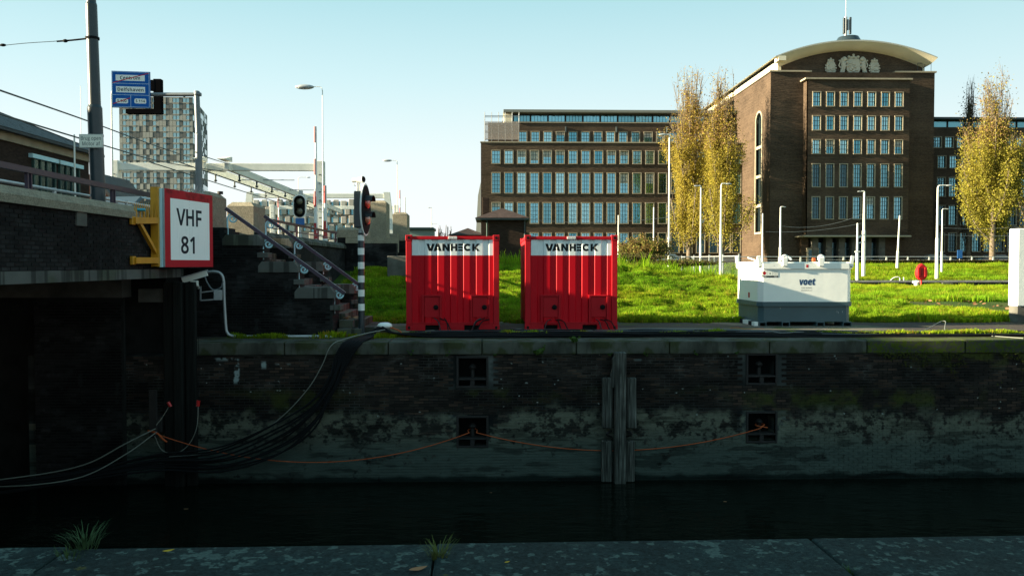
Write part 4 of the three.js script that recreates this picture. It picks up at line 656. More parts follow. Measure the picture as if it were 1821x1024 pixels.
{ // brick house along the street, eaves towards the bridge
  const t = thing('bridge_house', 'brick house with dark tiled roof and green framed windows beyond the bridge', 'house', V(-24.5, 2.2, -42)), X = -22, e = 7.9;
  part('wall', [bx(-32, X, 1.5, e - .55, -47.2, -36)], M.houseBrick, t);
  part('eave_band', [bx(-32, X + .12, e - .549, e - .12, -47.32, -36)], M.stone, t);
  const slope = new MB(), ridge = [-27, 10.25], Rz = -51 + 5, pts = { a: V(X + .55, e - .1, -36), b: V(X + .55, e - .1, -47.9), c: V(-27, ridge[1], -43.4), d: V(-27, ridge[1], -36), f: V(-32.6, e - .1, -47.9), g: V(-32.6, e - .1, -36) };
  slope.quad(pts.a, pts.b, pts.c, pts.d, [[0, 0], [1, 0], [1, 1], [0, 1]]); slope.quad(pts.b, pts.f, pts.c, pts.c, [[0, 0], [1, 0], [1, 1], [1, 1]]); slope.quad(pts.f, pts.g, pts.d, pts.c, [[0, 0], [1, 0], [1, 1], [0, 1]]);
  const sg = slope.geo(); sg.userData.uv = false; const roof = part('roof', [sg, bx(X + .3, X + .56, e - .2, e - .08, -47.9, -36)], M.slate, t);
  const tiles = [], up = V(-27 - X - .55, ridge[1] - e + .1, 0), n = V(up.y, -up.x, 0).normalize(), len = up.length(), R = rng(16), rows = 18, ang = Math.atan2(up.y, up.x);
  for (let r = 0; r < rows; r++) for (let z = -36.2; z > -47.9 + r / rows * 4.5; z -= .25) { const c = V(X + .55, e - .1, z).addScaledVector(up, (r + .5) / rows).addScaledVector(n, -.0); tiles.push(box(len / rows * 1.06, .028, .235).rotateZ(ang - .06).translate(c.x + .02, c.y + .045 + (R() - .5) * .012, c.z)); }
  part('roof_tile', tiles, M.slate, roof, { kind: 'stuff' });
  part('ridge_tile', [bar(V(-27, ridge[1] + .05, -36), V(-27, ridge[1] + .05, -43.4), .25, .14), bar(V(-27, ridge[1] + .03, -43.4), V(X + .5, e - .02, -47.8), .22, .12)], M.slate, roof);
  for (const z of [-42.4, -44.9]) { const w = part('window', [bx(X - .02, X + .12, 3.2, 6.95, z - 1.05, z - .95), bx(X - .02, X + .12, 3.2, 6.95, z + .95, z + 1.05), bx(X - .02, X + .1, 5.0, 5.12, z - .95, z + .95), bx(X - .02, X + .09, 3.2, 6.85, z - .3, z - .22), bx(X - .02, X + .09, 3.2, 6.85, z + .3, z + .38)], M.green, t); part('lintel', [bx(X - .02, X + .2, 6.85, 7.05, z - 1.3, z + 1.3)], M.scroll, w); part('pane', [bx(X - .01, X + .03, 3.2, 6.86, z - .95, z + .95)], M.paneDark, w); }
  const a = thing('brick_annex', 'small reddish brick annex at the end of the tiled house', 'house', V(-24.5, 2.2, -55));
  part('wall', [prism([[-26, 1.5], [-23.2, 1.5], [-23.2, 5.6], [-24.4, 7.2], [-26, 7.6]], 5).translate(0, 0, -58)], mat({ map: M.houseBrick.map, c: [1.7, 1.1, 1], roughness: .9 }), a); part('roof', [bar(V(-23.0, 5.5, -55.5), V(-24.5, 7.4, -55.5), 5.4, .16)], M.slate, a);
}
{ // brick kiosk with hipped roof and a lower one beside it
  const hip = (x0, x1, z0, z1, y0, y1) => { const q = new MB(), cx = (x0 + x1) / 2, m = (z0 + z1) / 2, a = V(x0, y0, z0), b = V(x1, y0, z0), c = V(x1, y0, z1), d = V(x0, y0, z1), e = V(cx, y1, m), uv = [[0, 0], [1, 0], [1, 1], [1, 1]]; q.quad(a, b, e, e, uv); q.quad(b, c, e, e, uv); q.quad(c, d, e, e, uv); q.quad(d, a, e, e, uv); const g = q.geo(); g.userData.uv = false; return g; };
  const D = 62, X = (u, d = D) => P(u, 400, d).x, Y = (v, d = D) => P(900, v, d).y;
  const t = thing('brick_kiosk', 'small dark brick pump house with hipped tile roof behind the containers', 'pump house', V(X(893), 1.8, -D - 2));
  part('wall', [bx(X(856), X(936), 1.5, Y(391), -D - 3.4, -D)], M.houseBrick, t); part('eave', [bx(X(846), X(941), Y(391) - .01, Y(388), -D - 3.9, -D + .45)], M.bars, t);
  part('roof', [hip(X(845), X(942), -D + .5, -D - 3.95, Y(387.8), Y(367))], M.roofTile, t); part('chimney', [rbx(X(858, 65), X(870, 65), Y(390, 65), Y(351, 65), -65.6, -65, .03)], M.houseBrick, t);
  part('drain_pipe', [cyl(V(X(866), 1.6, -D + .06), V(X(866), Y(391), -D + .06), .05)], M.green, t); part('gutter_pipe', [cyl(V(X(933), 1.6, -D + .06), V(X(933), Y(391), -D + .06), .05)], M.bars, t);
  const k = thing('low_brick_hut', 'low brick hut with flat hipped roof next to the pump house', 'hut', V(X(828, 68), 1.8, -69));
  part('wall', [bx(X(806, 68), X(856, 68), 1.5, Y(417, 68), -71, -68)], M.houseBrick, k); part('roof', [hip(X(798, 68), X(864, 68), -67.6, -71.5, Y(418, 68), Y(404, 68))], M.roofTile, k);
  const s = thing('green_shed', 'flat roofed grey green shed behind the first red container', 'shed', V(X(746, 70), 1.8, -71));
  part('wall', [bx(X(723, 70), X(769, 70), 1.5, Y(409, 70), -73, -70)], mat({ c: [.16, .22, .19], roughness: .7 }), s); part('roof', [rbx(X(721, 70), X(771, 70), Y(409, 70), Y(404.5, 70), -73.2, -69.8, .03)], mat({ c: [.03, .06, .05], roughness: .7 }), s);
}
{ // unseen street houses beyond the frame, added and sized to shade the lock
  for (const [i, z0, z1, h, label] of [[0, -19.2, -8, 10.2, 'unseen brick street house added next to the bridge to shade the lock'], [1, -7.5, 8, 13.5, 'taller unseen brick street house added to shade the lock'], [2, 8.5, 26, 12.5, 'third unseen brick street house added to shade the lock']]) {
    const t = thing('added_street_house', label, 'house', V(-26, 2.2, (z0 + z1) / 2)), R = rng(90 + i);
    part('wall', [bx(-34, -20, 1, h - 2.5, z0, z1)], M.houseBrick, t); part('roof', [prism([[-20 + .4, h - 2.5], [-27, h], [-34.4, h - 2.5]], z1 - z0).translate(0, 0, z0)], M.roofTile, t);
    for (let y = 3.4; y < h - 4; y += 3) for (let z = z0 + 1.5; z < z1 - 1; z += 2.4) { const w = part('window', [bx(-20, -19.92, y - .1, y + 1.7, z - .65, z + .65)], M.stone, t); part('pane', [bx(-19.92, -19.9, y, y + 1.6, z - .55, z + .55)], M.paneDark, w); }
  }
}

// ------------------------------------------------------------------ trees and shrubs
const leafMat = mat({ vertexColors: true, roughness: .9, specularIntensity: .1, transmission: .5, side: THREE.DoubleSide });
function poplar(label, u, d, vTop, halfPx, seed, { leaves = 14000, bareTop = .68, dark = 0, v0 = .08, green = .3, tone = 1, group, lean = 0 } = {}) {
  const R = rng(seed), base = V(P(u, 450, d).x, ground(0, d) - .1, -d), top = P(u, vTop, d).y, Hh = top - base.y, rad = halfPx * d / 1500;
  const t = thing('poplar_tree', label, 'tree', base.clone(), group), wood = [cyl(base.clone(), base.clone().add(V(0, Hh * .55, 0)), .42, .2, 8)], q = new MB(), tips = [];
  const limbs = []; const nL = 52;
  for (let i = 0; i < nL; i++) {
    const f = .07 + .77 * (i / nL), y0 = base.y + Hh * f * .9, a = R() * 6.28, reach = rad * (.7 + .6 * vn(f * 7, seed, 4096, 4096, 5)) * (.35 + .65 * R()) * (1 - .72 * sst(f, .42, .85)), l = Hh * (.20 + .22 * R()) * (1 - .35 * f), y1 = Math.min(top - R() * Hh * .06, y0 + l);
    const p0 = V(base.x + lean * f, y0, base.z), p1 = V(base.x + Math.cos(a) * reach * .6 + lean * f, lerp(y0, y1, .4), base.z + Math.sin(a) * reach * .6), p2 = V(base.x + Math.cos(a) * reach + lean * f, y1, base.z + Math.sin(a) * reach);
    limbs.push([p0, p1, p2, f]); wood.push(tube([p0, p1, p2], .075 * (1.2 - f), 6, 4));
    for (let j = 0; j < 12; j++) { const s = .35 + .65 * R(), c = curve([p0, p1, p2]).getPoint(s), e = c.clone().add(V((R() - .5) * rad * .35, Hh * (.03 + .06 * R()), (R() - .5) * rad * .35)); wood.push(cyl(c, e, .03, .012, 3)); tips.push([c, e]); }
  }
  for (let i = 0; i < 14; i++) { const a = R() * 6.28, b = V(base.x + Math.cos(a) * rad * .15, base.y + Hh * (.5 + .3 * R()), base.z + Math.sin(a) * rad * .15), e = V(base.x + Math.cos(a) * rad * .45 * R(), top - R() * Hh * .2, base.z + Math.sin(a) * rad * .4 * R()); wood.push(tube([b, b.clone().lerp(e, .5).add(V(Math.cos(a) * .35, 0, 0)), e], .032, 6, 4)); for (let j = 0; j < 9; j++) { const c = b.clone().lerp(e, .3 + .7 * R()), w = c.clone().add(V((R() - .5) * 1.3, .5 + 1.2 * R(), (R() - .5) * 1.3)); wood.push(cyl(c, w, .02, .008, 3)); tips.push([c, w]); } tips.push([b.clone().lerp(e, .4), e]); }
  for (let i = 0; i < leaves; i++) {
    const [a, b] = R() < .5 ? tips[Math.floor(R() * tips.length)] : (() => { const k = limbs[Math.floor(R() * limbs.length)], s = .2 + .8 * R(); const c = curve([k[0], k[1], k[2]]).getPoint(s); return [c, c.clone().add(V(0, .6, 0))]; })();
    const c = a.clone().lerp(b, R()), f = (c.y - base.y) / Hh; const gap = vn(c.x * .7 + 90, c.y * .55 + c.z * .7, 4096, 4096, seed);
    if (f < v0 || R() < sst(f, bareTop - .22, bareTop + .2) * .94 || gap < .29) continue;
    c.add(V((R() - .5) * 1.9, (R() - .5) * 2.2, (R() - .5) * 1.9));
    const s = .05 + .085 * R(), n = V(R() - .5, R() - .5, R() - .5).normalize(), x = V(n.y, -n.x, .01).normalize().multiplyScalar(s), y = V().crossVectors(n, x).normalize().multiplyScalar(s * .8);
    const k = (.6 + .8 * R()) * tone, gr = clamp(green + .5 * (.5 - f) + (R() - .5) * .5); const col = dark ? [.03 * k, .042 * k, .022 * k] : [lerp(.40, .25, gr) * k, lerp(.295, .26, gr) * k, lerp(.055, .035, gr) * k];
    if (!dark && f > .62 && R() < .5) { col[0] = .28 * k; col[1] = .18 * k; col[2] = .08 * k; }
    q.quad(c.clone().sub(x), c.clone().sub(y), c.clone().add(x), c.clone().add(y), [[0, 0], [1, 0], [1, 1], [0, 1]], col);
  }
  part('trunk', wood, M.bark, t); part('crown', [q.geo()], leafMat, t); return t;
}
poplar('golden poplar with bare upper twigs before the brick wing, farther from the tower', 1226, 121.5, 120, 62, 201, { leaves: 120000, green: .3 });
poplar('golden green poplar standing against the corner of the curved roof tower', 1284, 117, 130, 50, 202, { leaves: 90000, green: .4 });
poplar('broad yellow green poplar in front of the shaded office wing', 1766, 113, 128, 54, 203, { leaves: 120000, green: .6, v0: .06 });
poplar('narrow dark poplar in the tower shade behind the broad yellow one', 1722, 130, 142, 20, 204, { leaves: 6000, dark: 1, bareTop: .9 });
poplar('yellow poplar cut by the picture edge beyond the shaded wing', 1850, 116, 175, 40, 205, { leaves: 11000, green: .3, v0: .1 });
function shrub(label, c, rx, ry, rz, n, seed, cols, s0 = .05, name = 'bush') {
  const R = rng(seed), q = new MB(), st = [], t = thing(name, label, 'bush', c.clone());
  for (let i = 0; i < 60; i++) { const a = R() * 6.28, r = Math.sqrt(R()), e = V(c.x + Math.cos(a) * rx * r, c.y + ry * (1.15 - r * .55) * (.7 + .4 * R()), c.z + Math.sin(a) * rz * r), m = c.clone().lerp(e, .5).add(V(0, ry * .12, 0)); st.push(tube([V(c.x + Math.cos(a) * rx * r * .3, c.y, c.z), m, e], .014, 5, 3)); for (let j = 0; j < n / 60; j++) { const p = m.clone().lerp(e, R() * 1.1).add(V((R() - .5) * rx * .34, (R() - .5) * ry * .34, (R() - .5) * rz * .34)); const s = s0 * (.6 + .9 * R()), nn = V(R() - .5, R() - .5, R() - .5).normalize(), x = V(nn.y, -nn.x, .01).normalize().multiplyScalar(s), y = V().crossVectors(nn, x).normalize().multiplyScalar(s * .75), k = .6 + .8 * R(), cc = cols[Math.floor(R() * cols.length)]; q.quad(p.clone().sub(x), p.clone().sub(y), p.clone().add(x), p.clone().add(y), [[0, 0], [1, 0], [1, 1], [0, 1]], cc.map((v) => v * k)); } }
  part('stem', st, M.twig, t); part('foliage', [q.geo()], leafMat, t);
}
{ const c = P(1150, 462, 70); shrub('round bronze and green bush by the fence beyond the second red container', V(c.x, 1.7, c.z), 2.3, 2.3, 1.6, 6500, 301, [[.21, .165, .05], [.16, .165, .035], [.24, .15, .055]], .075); }
{ const c = P(1188, 466, 52); shrub('low scrub along the bank top in front of the round bush', V(c.x, 1.5, c.z), 3.4, .55, 1, 3500, 302, [[.08, .09, .018], [.11, .09, .03]], .05); }
{ const c = P(1128, 462, 47); shrub('dry grassy scrub beside the container, below the round bush', V(c.x, 1.85, c.z), 1.9, .5, .9, 2600, 303, [[.13, .105, .04], [.065, .08, .018]], .04); }
for (const [u, v0, v1, d, s, label] of [[790, 425, 400, 160, 1, 'bare thin tree on the horizon between the shed and the hut'], [722, 425, 404, 150, 2, 'bare twiggy tree on the horizon above the shed']]) { const b = P(u, v0 + 30, d), R = rng(s), g = []; for (let i = 0; i < 26; i++) { const e = P(u + (R() - .5) * 26, v1 + R() * 18, d); g.push(tube([b, b.clone().lerp(e, .6).add(V((R() - .5), .6, 0)), e], .06, 5, 3)); } const t = thing('bare_tree', label, 'tree', b); part('branches', g, M.twig, t); }
{ // clipped hedge along the far road
  const R = rng(305), q = new MB(), a = P(1500, 465, 107).x, b = 95, top = P(1600, 463.5, 107).y; const t = thing('hedge', 'long clipped dark hedge below the white roadside railing', 'hedge', V((a + b) / 2, 1.2, -107));
  part('twigs', [bx(a, b, .9, top - .12, -107.5, -106.7)], mat({ c: [.028, .032, .012], roughness: 1 }), t);
  for (let i = 0; i < 15000; i++) { const p = V(lerp(a, b, R()), 0, 0), f = R() < .5; p.y = f ? top - .1 + R() * .16 : lerp(1, top, R()); p.z = f ? lerp(-107.5, -106.6, R()) : -106.68 + R() * .1; const s = .05 + .06 * R(), n = V(R() - .5, R() - .5, R() - .5).normalize(), x = V(n.y, -n.x, .01).normalize().multiplyScalar(s), y = V().crossVectors(n, x).normalize().multiplyScalar(s), k = .5 + R(); q.quad(p.clone().sub(x), p.clone().sub(y), p.clone().add(x), p.clone().add(y), [[0, 0], [1, 0], [1, 1], [0, 1]], [.04 * k, .036 * k, .010 * k]); }
  part('foliage', [q.geo()], leafMat, t);
}
// ------------------------------------------------------------------ lawn
{
  const R = rng(401), blade = (n, h, sp) => { const q = new MB(); for (let i = 0; i < n; i++) { const a = R() * 6.28, l = h * (.55 + .6 * R()), w = .006 + .006 * R(), x = (R() - .5) * sp, z = (R() - .5) * sp, dx = Math.cos(a) * l * .45, dz = Math.sin(a) * l * .45, s = V(-Math.sin(a) * w, 0, Math.cos(a) * w), b = V(x, -.02, z), m = V(x + dx * .4, l * .6, z + dz * .4), e = V(x + dx, l, z + dz); q.quad(b.clone().sub(s), b.clone().add(s), m.clone().add(s), m.clone().sub(s), [[0, 0], [1, 0], [1, 1], [0, 1]]); q.quad(m.clone().sub(s), m.clone().add(s), e, e, [[0, 0], [1, 0], [1, 1], [1, 1]]); } return q.geo(); };
  const m = mat({ c: [1, 1, 1], roughness: .85, specularIntensity: .06, transmission: .5, side: THREE.DoubleSide });
  const patch = (n, geo, pos, sc, label) => {
    const o = new THREE.InstancedMesh(merge([geo]), m, n), k = new THREE.Matrix4(), qn = new THREE.Quaternion(), c = new THREE.Color(); let i = 0, tries = 0;
    while (i < n && tries++ < n * 6) { const p = pos(R()); if (!p) continue; const cl = clamp(.55 * fbm(p.x * .6 + 50, p.z * .6 + 300, 4096, 4096, 6, 3) + .85 * fbm(p.x * 2.3 + 70, p.z * 1.7 + 500, 4096, 4096, 16, 3) - .2, 0, 1), s = sc(p) * (.45 + .45 * R() + 1.0 * cl); if (R() > .45 + 1.1 * cl) continue; k.compose(p, qn.setFromAxisAngle(V(0, 1, 0), R() * 6.28), V(s, s * (.4 + 1.3 * cl), s)); o.setMatrixAt(i, k); const hu = .72 + .75 * fbm(p.x * .25 + 9, p.z * .25 + 90, 4096, 4096, 14, 3), b = (.55 + .7 * R()) * (.42 + 1.25 * cl), dry = R() < .12 ? 1 : 0; c.setRGB(lerp(.165, .25, dry) * b * hu, lerp(.285, .23, dry) * b, lerp(.010, .03, dry) * b); o.setColorAt(i, c); i++; }
    o.count = i; o.castShadow = o.receiveShadow = true; add(o, 'lawn_grass', label, undefined, undefined, 'stuff');
  };
  const free = (x, z) => !(x > -3 && x < 4 && z > -25.4 && z < -24.9);
  patch(95000, blade(9, .13, .16), () => { const d = 24.9 + 15 * Math.pow(R(), 1.15), x = lerp(-5.9, 17, R()); if (x / d > .66 || !free(x, -d) || (x < -5.9 + .0 && d < 24)) return null; return V(x, ground(x, d), -d); }, () => 1, 'thick bright grass of the lawn next to the quay');
  patch(75000, blade(8, .17, .26), () => { const d = 39 + 23 * R(), x = lerp(-6, 42, R()); if (x / d > .68 || inLock(x, d)) return null; return V(x, ground(x, d), -d); }, () => 1, 'grass of the lawn farther from the quay');
  patch(45000, blade(8, .26, .5), () => { const d = 87.6 + 19 * R(), x = lerp(20, 78, R()); if (x / d > .68) return null; return V(x, ground(x, d), -d); }, () => 1, 'sunny grass slope beyond the second lock');
  patch(2600, blade(7, .09, .1), () => { const u = R(); const x = lerp(-4, 15, R()), d = R() < .5 ? 20.0 + R() * .5 : 24.6 + R() * .5; return vn(x * 1.1, d * 2, 4096, 4096, 8) > .62 || (x > 8 && d < 20.6) ? V(x, .012, -d) : null; }, () => .8, 'sparse grass growing in the quay joints');
  patch(500, blade(7, .09, .12), () => { const x = lerp(-6.5, -2.2, R()), d = 19.75 + R() * .45; return vn(x * 1.8, d * 2, 4096, 4096, 9) > .5 ? V(x, .012, -d) : null; }, () => .8, 'weeds along the foot of the stair wall');
  patch(1500, blade(6, .5, .3), () => { const d = 41 + R() * 7, x = lerp(-6, 12, R()); return vn(x, d, 4096, 4096, 10) > .5 ? V(x, ground(x, d), -d) : null; }, () => .9, 'tall dry grass on the bank top');
  const lf = new THREE.InstancedMesh(merge([new THREE.CircleGeometry(.065, 6).scale(1, .65, 1).rotateX(-1.0)]), M.leafBrown, 700), k = new THREE.Matrix4(); let i = 0;
  while (i < 700) { const d = 25 + 34 * R() * R(), x = lerp(-5, 22, R()); if (x / d > .66) continue; k.compose(V(x, ground(x, d) + .07, -d), new THREE.Quaternion().setFromEuler(new THREE.Euler(R() - .5, R() * 6, R() - .5)), V(1, 1, 1).multiplyScalar(.6 + R())); lf.setMatrixAt(i++, k); }
  add(lf, 'fallen_leaves', 'brown fallen leaves scattered over the lawn', undefined, undefined, 'stuff');
}

// ------------------------------------------------------------------ bridge gantries, poles, signs
function portal(label, d, u0, u1, vt, vb, opt = {}) {
  const a = P(u0, vt, d), b = P(u1, vt, d), yb = P(u0, vb, d).y, t = thing('bridge_gantry', label, 'gantry', V((a.x + b.x) / 2, 2.2, -d)), s = opt.post ?? .5, h = a.y - yb;
  part('cross_beam', [rbx(a.x, b.x, yb, a.y, -d - s * .4, -d + s * .4, .03)], M.paleSteel, t);
  if (opt.splay) for (const [p, k] of [[a, -1], [b, 1]]) part('post', [prism([[p.x - .1 * k, a.y + .15], [p.x + .5 * k, a.y + .15], [p.x + 1.3 * k, 2], [p.x + .6 * k, 2]], .5).translate(0, 0, -d - .25)], M.paleSteel, t);
  else for (const p of [a, b]) { part('post', [rbx(p.x - s / 2, p.x + s / 2, 2, a.y + h * .35, -d - s / 2 - .1, -d + s / 2 + .1, .04)], M.paleSteel, t); part('climbing_rung', Array.from({ length: 10 }, (_, i) => bx(p.x - s * .15, p.x + s * .15, 2.6 + i * .6, 2.64 + i * .6, -d + s / 2 + .1, -d + s / 2 + .18)), M.bars, t, { kind: 'stuff' }); }
  return { t, a, b, yb };
}
{
  const p1 = portal('tall white steel bridge gantry carrying the two long overhead arms', 60, 206, 570, 290, 303), p3 = portal('smaller white steel gantry at the far end of the overhead arms', 104, 484, 704, 366, 372);
  portal('white steel gantry with splayed legs between the two others', 85, 448, 684, 344, 352, { splay: 1 });
  for (const [u, s] of [[410, 'long white overhead wire arm over the bridge, starting nearer the tall lamp'], [366, 'long white overhead wire arm over the bridge, starting nearer the blue sign']]) {
    const x = P(u, 297, 60).x, y = (p1.a.y + p1.yb) / 2, t = thing('overhead_girder', s, 'girder', V(x, y, -80));
    part('beam', [bar(V(x, y - .05, -59), V(x, y - .35, -104.5), .28, .5)], M.paleSteel, t);
    part('bracket', [prism([[-59.5, y + .3], [-59.5, y + .62], [-59.2, y + .62], [-57.6, y + .3]].map(([z, q]) => [z, q]), .5).applyMatrix4(new THREE.Matrix4().makeBasis(V(0, 0, 1), V(0, 1, 0), V(-1, 0, 0))).translate(x + .25, 0, 0)], M.paleSteel, t);
    for (let i = 0; i < 9; i++) part('insulator', [cyl(V(x, y - .3, -62 - i * 4.6), V(x, y - .85, -62 - i * 4.6), .07, .05, 6), ball(.13, x, y - .75, -62 - i * 4.6, 1, .6, 1, 7)], M.bars, t);
    part('contact_wire', [cyl(V(x, y - .85, -50), V(x, y - 1.1, -104), .035, .035, 5)], M.bars, t);
    for (let i = 0; i < 3; i++) part('cross_rod', [cyl(V(x, y - .1, -68 - i * 9), V(x + 2.6, y - .1, -68 - i * 9), .04, .04, 5)], M.galv, t);
  }
}
function wire(label, pts, r = .012) { solo('overhead_wire', [tube(pts, r, 40, 5)], M.bars, label, 'wire', pts[0].clone()); }
wire('overhead wire tied to the dark mast near its top', [P(-60, 89, 17.5), P(30, 78, 17.5), P(100, 73, 17.5), P(154, 68, 17.5)], .007);
solo('wire_insulator', [tube([P(100, 73.5, 17.5), P(125, 71.5, 17.5), P(153, 68.5, 17.5)], .018, 10, 6), ball(.035, ...P(115, 72.5, 17.5), 1.5, 1, 1), ball(.03, ...P(4, 80, 17.5), 2.2, 1, 1)], M.black, 'black insulator rod where the wire meets the dark mast', 'insulator', P(125, 71, 17.5));
wire('overhead wire passing behind the mast towards the tall gantry', [P(-40, 147, 24), P(155, 215, 36), P(250, 250, 48), P(345, 283, 60)], .03);
wire('lower overhead wire running from the mast height to the tall gantry', [P(-60, 185, 24), P(182, 258, 36), P(290, 288, 50), P(400, 306, 60)], .03);
wire('overhead wire with beads sagging towards the far arm', [P(352, 275, 50), P(400, 290, 62), P(440, 303, 75)], .03);
{ // dark catenary mast
  const b = P(173, 372, 17.5), t = thing('overhead_line_mast', 'thick dark steel mast with the small white bridge notice', 'mast', V(b.x, 2.2, b.z)), q = (v) => P(173 - (355 - v) * .034, v, 17.5), y = (v) => q(v);
  part('lower_section', [cyl(V(b.x + .03, 2.2, b.z), y(192), .142, .142, 24), cyl(y(192), y(187), .142, .118, 24)], M.poleDark, t); part('middle_section', [cyl(y(187), y(8), .118, .110, 24), cyl(y(8), y(4), .11, .094, 24)], M.poleDark, t); part('upper_section', [cyl(y(4), y(-160), .094, .08, 24)], M.poleDark, t);
  part('clamp', [cyl(y(70), y(66), .135, .135, 20), cyl(y(243), y(239), .15, .15, 20)], M.black, t);
  const tx = canvasTex(512, 300, (g, w, h) => { g.fillStyle = '#e9e6d6'; g.fillRect(0, 0, w, h); g.strokeStyle = '#8d8a7c'; g.lineWidth = 5; g.strokeRect(6, 6, w - 12, h - 12); g.fillStyle = '#15201f'; g.font = '118px sans-serif'; g.textAlign = 'center'; g.fillText('Brug open', w / 2, 130, 460); g.fillText('Motor af', w / 2, 255, 400); });
  const c = P(160.5, 250.5, 17.3), s = thing('notice_board', 'small white bridge notice reading Brug open Motor af on the mast', 'sign', c.clone()); part('plate', [rbox(.475, .275, .02, c.x, c.y, c.z - .012, .006)], M.white, s); part('lettering', [face(.46, .262, V(c.x, c.y, c.z + .001), V(0, 0, 1))], signFace(tx), s);
}
// slim poles and street lamps: d = distance, arm = +1 / -1 side of the head, 0 none
function pole(name, label, cat, u, vt, d, r, { arm = 0, reach = .9, vb, head = 1, m = M.paleSteel, group, sleeve = .35, rise = .2, lean = 0 } = {}) {
  const top = P(u, vt, d), x = top.x, z = -d, y0 = vb !== undefined ? P(u, vb, d).y : d < 55 && x < BX ? 2.2 : ground(x, d) - .05, y1 = top.y, H = y1 - y0, t = thing(name, label, cat, V(x, y0, z), group), rad = r * d / 1500, at = (y) => V(x + lean * (y - y1), y, z);
  part('shaft', [cyl(at(y0), at(y0 + H * sleeve), rad * 1.25, rad * 1.2, 10), cyl(at(y0 + H * sleeve), at(y0 + H * (sleeve + .012)), rad * 1.2, rad * .85, 10), cyl(at(y0 + H * (sleeve + .012)), V(x, y1, z), rad * .85, rad * .62, 10)], m, t);
  if (arm) { const a = V(x, y1 - .05, z), e = V(x + arm * reach, y1 + rise, z); part('arm', [tube([V(x, y1 - .25, z), V(x + arm * reach * .08, y1 + rise * .7, z), V(x + arm * reach * .45, y1 + rise, z), e], rad * .5, 12, 6)], m, t); const L0 = .5 * head; part('lamp_head', [ball(L0, e.x + arm * L0 * .7, e.y - .02, z, 1, .26, .36, 14), rbox(L0 * 1.1, L0 * .16, L0 * .5, e.x + arm * L0 * .75, e.y - .07 * head, z, .02)], M.galv, t); }
  else part('cap', [cyl(V(x, y1, z), V(x, y1 + rad, z), rad * .7, rad * .5, 8)], m, t);
  return t;
}
const LG = 'street lamps';
pole('street_lamp', 'tall thin street lamp rising from the gantry post over the bridge', 'street lamp', 573, 160, 58, 1.15, { arm: -1, reach: .75, head: 1.3, sleeve: .48, rise: .22 });
pole('street_lamp', 'thin street lamp beyond the far gantry, behind the signal mast', 'street lamp', 706, 287, 102, 1, { arm: -1, reach: .8, head: 1.1, sleeve: .42, rise: .12 });
pole('street_lamp', 'small distant street lamp between the overhead arms', 'street lamp', 530, 317, 120, 1, { arm: 1, reach: 1.2, head: .6, rise: .15 });
pole('street_lamp', 'tiny distant lamp on the horizon left of the shed and first container'.replace('left of', 'above'), 'street lamp', 767, 371, 150, 1, { arm: -1, reach: .2, head: .5 });
pole('street_lamp', 'tiny faint lamp on the horizon above the shed, shorter than its neighbour', 'street lamp', 778, 400, 170, .8, { arm: -1, reach: 1, head: .5 });
pole('street_lamp', 'tall white street lamp with short head before the golden poplar', 'street lamp', 1191, 241, 80, 2, { arm: -1, reach: .35, head: .8, sleeve: .3, rise: .1 });
pole('street_lamp', 'slim street lamp in front of the trunk between the two poplars', 'street lamp', 1247, 334, 80, 1.8, { arm: -1, reach: .25, head: .5, sleeve: .4 });
pole('street_lamp', 'white curved street lamp at the corner of the mesh fence', 'street lamp', 1283, 330, 50, 2, { arm: 1, reach: .32, head: .38, sleeve: .5, rise: .12 });
pole('street_lamp', 'street lamp with short arm before the dark tower corner, behind the tank', 'street lamp', 1389, 369, 90, 1.9, { arm: 1, reach: .3, head: .35, sleeve: .45, rise: .08 });
pole('street_lamp', 'thick white street lamp at the tower entrance', 'street lamp', 1538, 341, 92, 2.6, { arm: -1, reach: .35, head: .5, sleeve: .55, rise: .05 });
pole('street_lamp', 'white curved street lamp on the far lawn beside the red lifebuoy housing', 'street lamp', 1669, 333, 89, 2.4, { arm: 1, reach: .95, head: .85, sleeve: .45, rise: .2 });
pole('street_lamp', 'small lamp close behind the curved lamp of the far lawn', 'street lamp', 1677, 373, 96, 1.6, { arm: 1, reach: .5, head: .4, rise: .1 });
pole('steel_post', 'plain white post over the tank corner before the lit tower side', 'post', 1357, 381, 90, 1.6); pole('steel_post', 'plain white post just beside the second red container', 'post', 1100, 384, 75, 1.4); pole('steel_post', 'leaning white post near the tower entrance canopy', 'post', 1601, 385, 100, 1.9, { lean: .04 });
{ const t = pole('steel_post', 'white post with a small box in the bronze bush', 'post', 1163, 370, 75, 1.5), p = P(1161, 447, 74.9); part('switch_box', [rbx(p.x - .25, p.x + .2, p.y - .6, p.y + .5, -74.9, -74.6, .04)], M.paleSteel, t); }
{ const t = pole('steel_post', 'white post with a bracket standing at the second lock', 'post', 1526, 399, 87.6, 2.3, { sleeve: .5 }), p = P(1526, 423, 87.6); part('bracket', [bar(p.clone(), P(1538, 417, 87.6), .12, .14), bar(P(1528, 432, 87.6), P(1538, 430, 87.6), .1, .1), rbox(.5, .12, .3, p.x, P(0, 447, 87.6).y, p.z, .03)], M.paleSteel, t); }
pole('steel_post', 'pale post on the bridge before the brick house', 'post', 131, 241, 40, 2.2, { sleeve: .02 }); pole('steel_post', 'thin pale pole rising from the gantry beside the blue sign', 'post', 197, 167, 58, 2, { sleeve: .42, arm: 1, reach: .3, head: .12 });
pole('aerial_mast', 'thin lattice aerial far away behind the mast', 'mast', 142, 153, 220, .6, { sleeve: .3 }); pole('steel_post', 'short pale pole behind the second stone pier', 'post', 720, 352, 96, 1.6);
